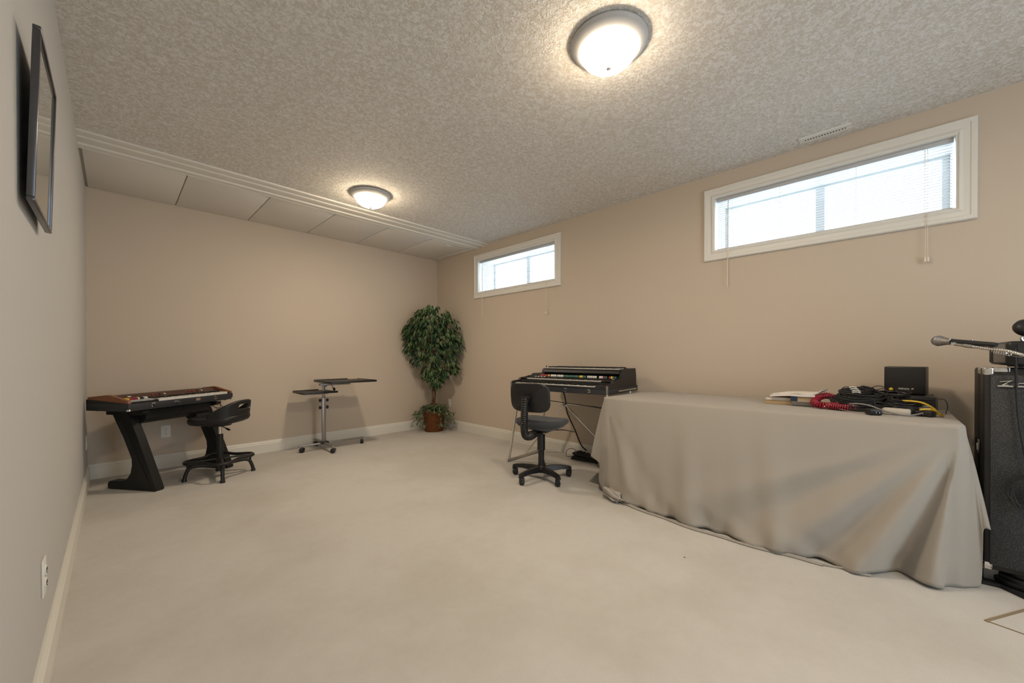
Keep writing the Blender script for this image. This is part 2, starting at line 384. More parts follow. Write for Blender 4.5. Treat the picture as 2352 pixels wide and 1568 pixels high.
baseboard('baseboard_back', 0, 'back', XL, XR); baseboard('baseboard_front', 0, 'front', XL, FILL_DOOR[0] - .03)

# ------------------------------------------------------------ windows with blinds
def casing_len(y0, y1, z0, z1, which):
    """mitred moulded casing piece; profile across width w (from opening outwards) -> protrusion"""
    prof = [(0.0, 0.016), (0.006, 0.022), (0.016, 0.022), (0.022, 0.017), (0.034, 0.018), (0.048, 0.019), (0.052, 0.023), (0.070, 0.024), (0.076, 0.018), (0.077, 0.0)]
    bm = bmesh.new(); A = []; B = []
    for w, p in prof:
        x = XR - p
        if which == 'top': a, b = (x, y0 - w, z1 + w), (x, y1 + w, z1 + w)
        if which == 'bottom': a, b = (x, y0 - w, z0 - w), (x, y1 + w, z0 - w)
        if which == 'low': a, b = (x, y0 - w, z0 - w), (x, y0 - w, z1 + w)
        if which == 'high': a, b = (x, y1 + w, z0 - w), (x, y1 + w, z1 + w)
        A.append(bm.verts.new(a)); B.append(bm.verts.new(b))
    # back vertices
    for arr, idx in ((A, 0), (B, 1)):
        v = arr[0].co.copy(); v.x = XR + 0.0; arr.insert(0, bm.verts.new(v))
    for i in range(len(A) - 1): bm.faces.new((A[i], A[i + 1], B[i + 1], B[i]))
    bm.faces.new((A[0], B[0], B[-1], A[-1])); bm.faces.new(A); bm.faces.new(B)
    return bm
def make_window(idx, y0, y1, mull):
    w = tag(box('window_%d' % idx, XG + .035, XG + .05, y0, y1, WZ0, WZ1, 'glass'), kind='structure')
    for k in ('top', 'bottom', 'low', 'high'):
        fin(casing_len(y0, y1, WZ0, WZ1, k), 'casing', 'white', w, smooth=True)
    # white jamb liners
    x0, x1 = XR - .015, XR + .34; t = .006
    box('jamb_liner', x0, x1, y0, y1, WZ0, WZ0 + t, 'white', w); box('jamb_liner', x0, x1, y0, y1, WZ1 - t, WZ1, 'white', w)
    box('jamb_liner', x0, x1, y0, y0 + t, WZ0 + t, WZ1 - t, 'white', w); box('jamb_liner', x0, x1, y1 - t, y1, WZ0 + t, WZ1 - t, 'white', w)
    f = 0.035; xa, xb = XG, XG + .05
    box('sash_rail', xa, xb, y0 + t, y1 - t, WZ0 + t, WZ0 + t + .05, 'vinyl', w, bev=.004)
    box('sash_rail', xa, xb, y0 + t, y1 - t, WZ1 - t - .022, WZ1 - t, 'vinyl', w, bev=.004)
    box('sash_stile', xa, xb, y0 + t, y0 + t + f, WZ0 + t + .05, WZ1 - t - .022, 'vinyl', w, bev=.004)
    box('sash_stile', xa, xb, y1 - t - f * .7, y1 - t, WZ0 + t + .05, WZ1 - t - .022, 'vinyl', w, bev=.004)
    box('mullion', xa - .012, xb, mull - .028, mull + .028, WZ0 + t + .045, WZ1 - t - .02, 'vinyl', w, bev=.004)
def blind(name_label, y0, y1, wand_y, cord_y, wz, cz):
    b = thing('venetian_blind', name_label, 'window blind', (XR + .025, (y0 + y1) / 2, WZ1 - .007), 0)
    h = (y1 - y0) / 2 - .012
    # coordinates relative to top centre; x + into the wall
    bx = lambda n, m, *a, **k: box(n, *a, m, b, **k)
    bx('headrail', 'headrail', -.013, .013, -h, h, -.026, 0, bev=.002)
    bot = -(WZ1 - .007 - WZ0 - .008)
    n = 21; z0 = -.036; dz = (z0 - (bot + .014)) / n
    bm = bmesh.new(); sv = []
    for yy in (-h + .004, h - .004):
        row = []
        for k in range(5):
            x = -.0115 + .023 * k / 4; row.append(bm.verts.new((x, yy, .0016 * (1 - ((k - 2) / 2) ** 2) + (k - 2) * .0002)))
        sv.append(row)
    for k in range(4): bm.faces.new((sv[0][k], sv[0][k + 1], sv[1][k + 1], sv[1][k]))
    bmesh.ops.solidify(bm, geom=bm.faces[:], thickness=0.0006)
    s0 = fin(bm, 'slat', 'slat', b, smooth=True); s0.location = (0, 0, z0)
    for k in range(1, n):
        c = s0.copy(); COL.objects.link(c); c.location = (0, 0, z0 - dz * k); c.parent = b
    bx('bottom_rail', 'headrail', -.011, .011, -h + .003, h - .003, bot, bot + .011, bev=.003)
    for yy in (-h + .12, -h * .33, h * .33, h - .12):
        bm = bmesh.new()
        for xx in (-.0125, .0125):
            bm_tube(bm, [(xx, yy, -.02), (xx, yy, bot + .008)], .0007, 4)
        tag(fin(bm, 'ladder_cord', 'cord', b), kind='stuff')
    base = Vector(b.location)
    xo = -.05 - .0
    tube('tilt_wand', spline([(-.016, wand_y - base.y, -.02), (-.045, wand_y - base.y, -.10), (xo, wand_y - base.y, WZ0 - base.z - .06), (xo, wand_y - base.y, wz - base.z)], 6), .0032, 'cord', b, 6)
    for q in (-.004, .004):
        tube('lift_cord', spline([(-.016, cord_y - base.y + q, -.02), (-.045, cord_y - base.y + q, -.12), (xo, cord_y - base.y + q, WZ0 - base.z - .08), (xo, cord_y - base.y + q * 1.5, cz - base.z + .02)], 6), .0011, 'cord', b, 5)
    for q in (-.006, .007):
        lathe('cord_tassel', [(0.002, .028), (.005, .02), (.0065, 0), (.005, -.002)], 'cord', b, 10, Tm(xo, cord_y - base.y + q, cz - base.z))
make_window(1, *WINS[0], .36); make_window(2, *WINS[1], 3.344)
blind('white slatted mini blind in the large near window, on the right', *WINS[0], .916, -.18, 1.63, 1.645)
blind('white slatted mini blind in the small far window near the plant', *WINS[1], 3.905, 2.798, 1.615, 1.56)

# ------------------------------------------------------------ ceiling lights and vent
def ceiling_light(x, y, label):
    t = thing('ceiling_light', label, 'ceiling light', (x, y, HC), 0, 'ceiling lights')
    lathe('mounting_plate', [(0, 0), (.168, 0), (.170, -.006), (.160, -.010), (.158, -.003), (0, -.003)], 'slot', t, 48)
    lathe('pan', [(.150, -.004), (.176, -.004), (.179, -.010), (.177, -.018), (.168, -.026), (.146, -.040), (.138, -.044), (.130, -.044), (.130, -.036), (.150, -.018)], 'pot_metal', t, 64)
    lathe('glass_bowl', [(.1305, -.030), (.132, -.046), (.128, -.062), (.116, -.080), (.096, -.097), (.066, -.111), (.034, -.119), (0.001, -.122)], 'dome', t, 48)
    lathe('finial', [(0.001, -.119), (.011, -.119), (.0125, -.125), (.010, -.131), (.006, -.134), (.004, -.139), (0, -.140)], 'metal', t, 20)
ceiling_light(*LAMPS[0], 'round ceiling light with lit white bowl, large and near the top of the photo')
ceiling_light(*LAMPS[1], 'round ceiling light with lit white bowl, small and far, beside the white ceiling trim')
ceiling_light(*LAMPS[2], 'round ceiling light added out of view behind the camera for fill')
v = thing('ceiling_vent', 'narrow white slotted air vent on the ceiling above the near window', 'vent', (3.355, .297, HC))
bm = bmesh.new()
bm_prism(bm, [(-.045, 0), (-.040, -.006), (-.012, -.008), (-.010, -.004), (.010, -.004), (.012, -.008), (.040, -.006), (.045, 0)], -.138, .138, 'y')
fin(bm, 'faceplate', 'white', v)
for k in range(15):
    yy = -.105 + k * .0150
    box('slot', -.008, .008, yy - .003, yy + .003, -.0062, -.003, 'slot', v)
t = thing('smoke_detector', 'small white rectangular cover on the lowered ceiling panel in the far corner', 'ceiling cover', (3.10, 4.20, HS))
box('cover', -.045, .045, -.05, .05, -.014, 0, 'white', t, bev=.004)

# ------------------------------------------------------------ outlets
def outlet(loc, rz, label, plug=False):
    t = thing('wall_outlet', label, 'outlet', loc, rz)     # local: plate in xz plane, front towards -y
    box('cover_plate', -.036, .036, -.006, 0, -.060, .060, 'plate', t, bev=.003)
    for s in (-1, 1):
        rc = lathe('receptacle', [(0, .0), (.0165, 0), (.0165, -.003), (0, -.003)], 'plate', t, 20, Tm(0, -.006, s * .021) @ Matrix.Rotation(R(-90), 4, 'X'))
        for q in (-.006, .006):
            box('slot', q - .001, q + .001, -.0105, -.009, s * .021 - .003, s * .021 + .006, 'slot', rc)
        box('slot', -.002, .002, -.0105, -.009, s * .021 - .011, s * .021 - .007, 'slot', rc)
    lathe('screw', [(0, 0), (.003, 0), (.003, -.001), (0, -.001)], 'metal', t, 10, Tm(0, -.006, 0) @ Matrix.Rotation(R(-90), 4, 'X'))
outlet((.340, D, .354), 0, 'white duplex outlet on the back wall under the left keyboard')
outlet((XR, 4.679, .373), R(-90), 'white outlet on the window wall low behind the potted plant')
outlet((XL, 2.0, .344), R(90), 'white outlet on the left wall low beside the baseboard')
outlet((XL, 4.745, .363), R(90), 'white outlet on the left wall in the far corner behind the keyboard stand')

# ------------------------------------------------------------ framed picture leaning off the left wall
def picture():
    y0, y1, z0, z1 = 1.578, 1.965, 1.474, 1.93
    H = z1 - z0; t = thing('framed_picture', 'glazed picture in a thin dark metal frame hanging tilted on the left wall', 'picture', (-.149, (y0 + y1) / 2, z0))
    t.rotation_euler = (0, math.atan2(.013, H), 0)
    hw = (y1 - y0) / 2; f = .010
    box('frame_rail', -.007, .008, -hw, hw, 0, f, 'frame', t, bev=.002); box('frame_rail', -.007, .008, -hw, hw, H - f, H, 'frame', t, bev=.002)
    box('frame_stile', -.007, .008, -hw, -hw + f, f, H - f, 'frame', t, bev=.002); box('frame_stile', -.007, .008, hw - f, hw, f, H - f, 'frame', t, bev=.002)
    box('print', -.002, .003, -hw + f, hw - f, f, H - f, 'print', t)
    box('backing', -.0065, -.002, -hw + .004, hw - .004, .004, H - .004, 'blackm', t)
    tube('hanging_wire', [(-.008, -hw + .03, H * .7), (-.014, 0, H * .86), (-.008, hw - .03, H * .7)], .001, 'metal', t, 5)
picture()

# ------------------------------------------------------------ piano keys
def keys(parent, x0, x1, y0, y1, z, nw, front=.012, grey=True, gm='keyg'):
    w = (x1 - x0) / nw; bw = bmesh.new(); bb = bmesh.new(); bg = bmesh.new(); L = y1 - y0
    for i in range(nw):
        bm_box(bw, x0 + i * w + .0006, x0 + (i + 1) * w - .0006, y0, y1, z - .004, z)
        if grey: bm_box(bg, x0 + i * w + .0006, x0 + (i + 1) * w - .0006, y0 + .001, y0 + .02, z - .004 - front, z - .004)
        if i < nw - 1 and (i % 7) not in (2, 6):
            xx = x0 + (i + 1) * w; bm_box(bb, xx - w * .28, xx + w * .28, y0 + L * .36, y1, z, z + .010)
    tag(fin(bw, 'white_keys', 'keyw', parent), kind='stuff'); tag(fin(bb, 'black_keys', 'keyb', parent), kind='stuff')
    if grey: tag(fin(bg, 'key_fronts', gm, parent), kind='stuff')
def tab(parent, x, y, z, m, w=.011, d=.018, h=.012, tilt=0.35, name='tab_switch'):
    me = bpy.data.meshes.get('tab_mesh_%s_%.3f_%.3f' % (m, w, h))
    if me is None:
        bm = bmesh.new(); bm_box(bm, -w / 2, w / 2, -d / 2, d / 2, 0, h, .0015, 1)
        o = fin(bm, name, m, parent); me = o.data; me.name = 'tab_mesh_%s_%.3f_%.3f' % (m, w, h)
    else:
        o = bpy.data.objects.new(name, me); COL.objects.link(o); o.parent = parent
    o.location = (x, y, z); o.rotation_euler = (tilt, 0, 0)
    return o
def latch(parent, x, z, y=0.0, s=1.0):
    l = box('latch', x - .016 * s, x + .016 * s, y - .003, y, z - .016 * s, z + .016 * s, 'chrome', parent, bev=.001)
    box('hasp', x - .010 * s, x + .010 * s, y - .006, y - .003, z - .010 * s, z + .010 * s, 'black', l)
    lathe('rivet', [(0, 0), (.005 * s, 0), (.004 * s, .003), (0, .003)], 'chrome', l, 10, Tm(x, y - .006, z) @ Matrix.Rotation(R(90), 4, 'X'))

# ------------------------------------------------------------ left keyboard (combo organ) and its Z stand
KA = R(35.0)
def left_keyboard():
    t = thing('electronic_keyboard', 'wood-sided portable keyboard with coloured tabs on the black Z-shaped stand', 'keyboard', (.072, 4.2, .645), KA)
    Lx, Dy = .925, .405
    bm = bmesh.new(); bm_box(bm, 0, Lx, 0, Dy, 0, .058, .004, 2); fin(bm, 'case', 'casegrey', t, smooth=True)
    for a, b in ((0.001, .014), (Lx - .014, Lx - .001)):
        prism('side_band', [(.002, .05), (Dy - .001, .05), (Dy - .001, .090), (.012, .060), (.002, .058)], a, b, 'black', t)
    for x0, x1 in ((.002, .030), (Lx - .030, Lx - .002)):
        prism('wood_cheek', [(.006, .059), (.39, .088), (.395, .107), (.21, .126), (.17, .122), (.012, .081)], x0, x1, 'wood', t, bev=.002)
    prism('rear_panel', [(.135, .058), (.135, .085), (.20, .116), (.385, .106), (.385, .058)], .030, Lx - .030, 'woodpanel', t)
    prism('control_panel', [(.010, .058), (.010, .068), (.135, .087), (.135, .058)], .030, .222, 'ctl', t)
    box('front_lip', .030, .222, .004, .010, .056, .072, 'black', t)
    keys(t, .228, .868, .004, .134, .080, 29, front=.017, gm='keyw')
    box('key_block', .870, Lx - .031, .004, .134, .056, .076, 'black', t, bev=.002)
    for i, m in enumerate(['ye', 'ye', 'ye', 're', 're', 're', 're', 'wt', 'black', 'black', 'wt', 'wt']):
        tab(t, .042 + i * .0148, .105, .083, m, w=.0125, d=.02, h=.013)
    for i, (x, m) in enumerate([(.30, 're'), (.33, 're'), (.36, 'black'), (.40, 'wt'), (.62, 're'), (.65, 're'), (.70, 'black'), (.74, 'wt')]):
        tab(t, x, .165, .099, m, w=.010, d=.02, h=.006, tilt=.45)
    tab(t, .125, .165, .100, 'wt', w=.022, d=.012, h=.006, tilt=.45)
    latch(t, .182, .034); latch(t, .736, .034, s=.9)
    hd = box('handle', .345, .395, -.004, 0, .020, .044, 'chrome', t, bev=.001); box('grip', .350, .390, -.006, -.004, .025, .039, 'casegrey', hd)
    box('badge', .540, .580, -.002, 0, .026, .048, 'brownlabel', t)
    for x in (.006, Lx - .006):
        lathe('corner_protector', [(0, .012), (.010, .010), (.015, .002), (.014, -.004), (0, -.006)], 'chrome', t, 16, Tm(x, .006, .006))
    for x in (.05, Lx - .05):
        for y in (.04, Dy - .04): lathe('rubber_foot', [(0, 0), (.012, 0), (.010, -.008), (0, -.008)], 'black', t, 14, Tm(x, y, 0))
left_keyboard()
def z_stand():
    # local: x along the keyboard, y backwards; origin below keyboard front-left
    t = thing('keyboard_stand', 'black Z-shaped keyboard stand with two slanted legs on long feet under the left organ', 'stand', (.072, 4.2, 0), KA)
    # near leg profile in (y, z): u measured forward from the heel; y = heel - u
    heel = .338
    prof_u = [(0.012, 0), (0.0, .012), (0.0, .046), (.02, .064), (.12, .068), (.18, .080), (.222, .13), (.238, .20), (.232, .28), (.185, .37), (.055, .60), (.055, .632),
              (.195, .632), (.290, .43), (.455, .045), (.468, .012), (.456, 0)]
    poly = [(heel - u, z) for u, z in prof_u]
    for x0, col in ((.095, 0), (.735, 1)):
        bm = bmesh.new(); bm_prism(bm, poly, x0, x0 + .062, 'x')
        bmesh.ops.bevel(bm, geom=[e for e in bm.edges if e.is_manifold and e.calc_face_angle(0) > .6], offset=.005, segments=2, affect='EDGES')
        lg = fin(bm, 'leg', 'leg', t, smooth=True)
        bm2 = bmesh.new()
        for dx, w in ((.0, -.003), (.062, .0)):
            pass
        inner = [(heel - u, z) for u, z in [(.10, .55), (.14, .55), (.40, .06), (.33, .06)]]
        bm_prism(bm2, inner, x0 - .003, x0 + .002, 'x'); fin(bm2, 'recess_rib', 'blackm', lg)
        # top arm that carries the keyboard, dropping at its front end
        arm = [(heel - u, z) for u, z in [(-.02, .600), (-.02, .637), (.34, .637), (.34, .618), (.30, .600)]]
        prism('top_arm', arm, x0 + .004, x0 + .058, 'leg', t, bev=.003)
    # deep crossbar under the keyboard
    prism('crossbar', [(.10, .525), (.05, .56), (.05, .637), (.215, .637), (.215, .525)], .157, .735, 'leg', t, bev=.004)
    for x0 in (.157, .675):
        s = 1 if x0 < .4 else -1
        pts = [(x0, .525), (x0 + .06, .525), (x0 + (.02 if s > 0 else .06), .43), (x0 + (0 if s > 0 else .04), .43)]
        prism('gusset', pts, .185, .200, 'metal' if s > 0 else 'leg', t, axis='y', bev=.001)
    prism('knee_bracket', [(.02, .430), (.07, .428), (.20, .520), (.20, .600), (.10, .600)], .600, .735, 'leg', t, bev=.003)
    tube('hanging_wire', spline([(.78, .10, .60), (.79, .06, .575), (.83, .05, .572), (.86, .08, .59), (.87, .12, .61)], 6), .0025, 'black', t, 6)
    tube('hanging_wire', spline([(.80, .12, .60), (.80, .05, .562), (.85, .04, .560), (.88, .10, .60)], 6), .0025, 'black', t, 6)
z_stand()

# ------------------------------------------------------------ drafting stool
def stool():
    # local: +x is the backrest side
    t = thing('drafting_stool', 'black moulded stool with a low handled backrest and a foot ring, beside the left keyboard', 'stool', (.655, 4.285, 0), R(-43))
    # seat pad, saddle shaped
    bm = bmesh.new(); n = 40; rings = []
    def plan(a, k):
        x = .215 * math.copysign(abs(math.cos(a)) ** .75, math.cos(a)) * k; y = .205 * math.copysign(abs(math.sin(a)) ** .8, math.sin(a)) * k
        return x, y
    levels = [(.001, .532), (.3, .531), (.6, .534), (.82, .540), (.93, .542), (.985, .534), (1.0, .520), (.99, .500), (.94, .485), (.80, .476), (.4, .470), (.001, .470)]
    for k, z in levels:
        rg = []
        for i in range(n):
            a = 2 * PI * i / n; x, y = plan(a, k)
            lift = .02 * max(0, x / .215) ** 2 * k - .010 * max(0, -x / .215) ** 2 * k
            rg.append(bm.verts.new((x, y, z + lift)))
        rings.append(rg)
    for a, b in zip(rings, rings[1:]):
        for i in range(n): bm.faces.new((a[i], a[(i + 1) % n], b[(i + 1) % n], b[i]))
    bm.faces.new(rings[0]); bm.faces.new(rings[-1])
    fin(bm, 'seat', 'black', t, smooth='all')
    # wrap-around backrest with a real slot
    bm = bmesh.new(); na, nz = 36, 9; g = {}
    A0 = R(88)
    for i in range(na + 1):
        a = -A0 + 2 * A0 * i / na; f = max(0.0, math.cos(a * .98)) ** .55
        top = .535 + .150 * f
        for j in range(nz + 1):
            s = j / nz; z = .505 + (top - .505) * s
            rr = 1.0 + .10 * s * f
            x = .205 * math.copysign(abs(math.cos(a)) ** .7, math.cos(a)) * rr; y = .200 * math.copysign(abs(math.sin(a)) ** .8, math.sin(a)) * (1.0 + .02 * s)
            g[i, j] = bm.verts.new((x, y, z))
    for i in range(na):
        for j in range(nz):
            am = -A0 + 2 * A0 * (i + .5) / na
            if abs(am) < R(16) and j in (5, 6): continue
            bm.faces.new((g[i, j], g[i + 1, j], g[i + 1, j + 1], g[i, j + 1]))
    bmesh.ops.recalc_face_normals(bm, faces=bm.faces[:])
    bmesh.ops.solidify(bm, geom=bm.faces[:], thickness=0.03)
    bo = fin(bm, 'backrest', 'black', t, smooth='all')
    md = bo.modifiers.new('smooth', 'SUBSURF'); md.levels = 1; md.render_levels = 1
    lathe('slot_rivet', [(0, 0), (.008, 0), (.006, .004), (0, .005)], 'chrome', bo, 12, Tm(.214, .07, .607) @ Matrix.Rotation(R(90), 4, 'Y'))
    lathe('under_plate', [(0, .470), (.09, .470), (.085, .455), (.03, .450), (0, .450)], 'black', t, 24)
    lathe('piston', [(0, .33), (.014, .33), (.014, .455), (0, .455)], 'chrome', t, 20)
    lathe('column', [(0, .05), (.034, .05), (.034, .12), (.024, .13), (.024, .375), (.020, .378), (0, .378)], 'black', t, 24)
    tube('height_lever', spline([(.03, -.03, .455), (.09, -.07, .445), (.15, -.10, .430)], 5), [.004] * 6 + [.005, .008, .009, .009, .007], 'black', t, 8)
    w0 = R(-43)
    for k in range(4):
        a = R(-5) + k * PI / 2 - w0
        d = Vector((math.cos(a), math.sin(a), 0)); pts = [d * .02 + Vector((0, 0, .10)), d * .10 + Vector((0, 0, .112)), d * .17 + Vector((0, 0, .118)), d * .215 + Vector((0, 0, .105)), d * .238 + Vector((0, 0, .055)), d * .247 + Vector((0, 0, .012))]
        sp = spline(pts, 6); lg = tube('leg', sp, .0145, 'black', t, 10)
        lathe('glide', [(0, 0), (.019, 0), (.018, .014), (.015, .028), (0, .028)], 'black', lg, 16, Tm(*(d * .247)))
        a2 = a + PI / 4; dd = Vector((math.cos(a2), math.sin(a2), 0))
        b0 = Vector((math.cos(a), math.sin(a), 0)) * .045; b1 = Vector((math.cos(a + PI / 2), math.sin(a + PI / 2), 0)) * .045
    # square foot ring with rounded corners
    ring = []
    for k in range(4):
        a = R(-5) + k * PI / 2 - w0
        for q in (-14, 0, 14):
            rr = .245 if q == 0 else .232
            ring.append(Vector((math.cos(a + R(q)) * rr, math.sin(a + R(q)) * rr, .158)))
        am = a + PI / 4; ring.append(Vector((math.cos(am) * .168, math.sin(am) * .168, .158)))
    fr = tube('foot_ring', spline(ring, 6, True), .0135, 'black', t, 10, closed=True)
    for k in range(2):
        a = R(-5) + k * PI / 2 - w0; d = Vector((math.cos(a), math.sin(a), 0))
        tube('ring_brace', [-d * .235 + Vector((0, 0, .158)), d * .235 + Vector((0, 0, .158))], .009, 'black', fr, 8)
    for k in range(4):
        a = R(-5) + k * PI / 2 - w0; d = Vector((math.cos(a), math.sin(a), 0))
        tube('ring_post', [d * .222 + Vector((0, 0, .105)), d * .228 + Vector((0, 0, .158))], .010, 'black', fr, 8)
stool()

# ------------------------------------------------------------ rolling twin-tray projector stand
def tray_stand():
    t = thing('projector_stand', 'grey metal rolling stand with two small black trays against the back wall', 'stand', (1.68, 4.66, 0))
    def bar(name, a, b, w=.032, h=.018, z=.074):
        d = Vector(b) - Vector(a); ang = math.atan2(d.y, d.x); L = d.length
        bm = bmesh.new(); bm_box(bm, 0, L, -w / 2, w / 2, -h / 2, h / 2, .004, 2, Tm(a[0], a[1], z) @ Matrix.Rotation(ang, 4, 'Z'))
        return fin(bm, name, 'metal', t, smooth=True)
    bar('base_bar', (-.27, 0, 0), (.455, -.03, 0)); bar('base_bar', (0, -.285, 0), (0, .265, 0), z=.0745)
    box('base_hub', -.045, .045, -.035, .035, .064, .090, 'black', t, bev=.004)
    for x, y, a in ((-.235, 0, .3), (.435, -.03, 1.2), (0, -.265, -.5), (0, .245, 2.0)):
        c = lathe('caster', [(0, 0), (.008, 0), (.008, .02), (0, .02)], 'metal', t, 10, Tm(x, y, .052))
        m2 = Tm(x, y, .026) @ Matrix.Rotation(a, 4, 'Z')
        for s in (-1, 1):
            lathe('wheel', [(0, -.009), (.020, -.009), (.026, -.005), (.026, .005), (.020, .009), (0, .009)], 'black', c, 18, m2 @ Tm(0, s * .010, 0) @ Matrix.Rotation(R(90), 4, 'X'))
        prism('hood', [(-.022, .03), (.018, .036), (.030, .028), (.034, .012), (.022, .030), (-.02, .022)], -.008, .008, 'black', c, axis='y', mtx=m2 @ Tm(0, 0, -.008))
    bm = bmesh.new(); bm_box(bm, -.021, .021, -.014, .014, .090, .60, .005, 2); fin(bm, 'post', 'metal', t, smooth=True)
    box('inner_post', -.014, .014, -.009, .009, .60, .735, 'metal', t, bev=.003)
    for z in (.565, .483):
        for s in (-1, 1):
            kb = lathe('clamp_knob', [(0, 0), (.005, 0), (.005, .014), (.018, .014), (.019, .030), (.014, .033), (0, .033)], 'black', t, 10, Tm(s * .018, 0, z) @ Matrix.Rotation(R(90 * s), 4, 'Y'))
    def tray(x0, x1, y0, y1, z, lips):
        tr = box('tray', x0, x1, y0, y1, z, z + .016, 'black', t, bev=.002)
        for k in lips:
            if k == 'f': box('rim', x0 + (x1 - x0) * .22, x1, y0 - .004, y0 + .008, z, z + .022, 'black', tr, bev=.002)
            if k == 'b': box('rim', x0, x1 - (x1 - x0) * .25, y1 - .008, y1 + .004, z, z + .026, 'black', tr, bev=.002)
            if k == 'l': box('rim', x0 - .004, x0 + .008, y0, y1, z, z + .022, 'black', tr, bev=.002)
            if k == 'r': box('rim', x1 - .008, x1 + .004, y0, y1, z, z + .022, 'black', tr, bev=.002)
        box('under_bar', x0 + .08, x1 - .05, (y0 + y1) / 2 - .02, (y0 + y1) / 2 + .02, z - .014, z, 'metal', tr, bev=.002)
        return tr
    tray(-.265, .105, -.14, .20, .655, 'lbf')
    tray(-.06, .46, -.37, .13, .775, 'lbrf')
    box('bracket', -.05, .30, -.03, .01, .735, .762, 'metal', t, bev=.003)
    prism('bracket_gusset', [(0.0, .70), (.06, .745), (0, .745)], -.012, .008, 'metal', t, axis='y')
    tube('knob_stem', [(.07, -.05, .75), (.08, -.06, .70)], .005, 'metal', t, 8)
    lathe('tilt_knob', [(0, 0), (.018, 0), (.020, .008), (.018, .016), (0, .016)], 'black', t, 14, Tm(.085, -.065, .69) @ Matrix.Rotation(R(70), 4, 'Y'))
    box('arm_plate', -.20, .05, 0.0, .04, .635, .648, 'metal', t, bev=.002)
tray_stand()

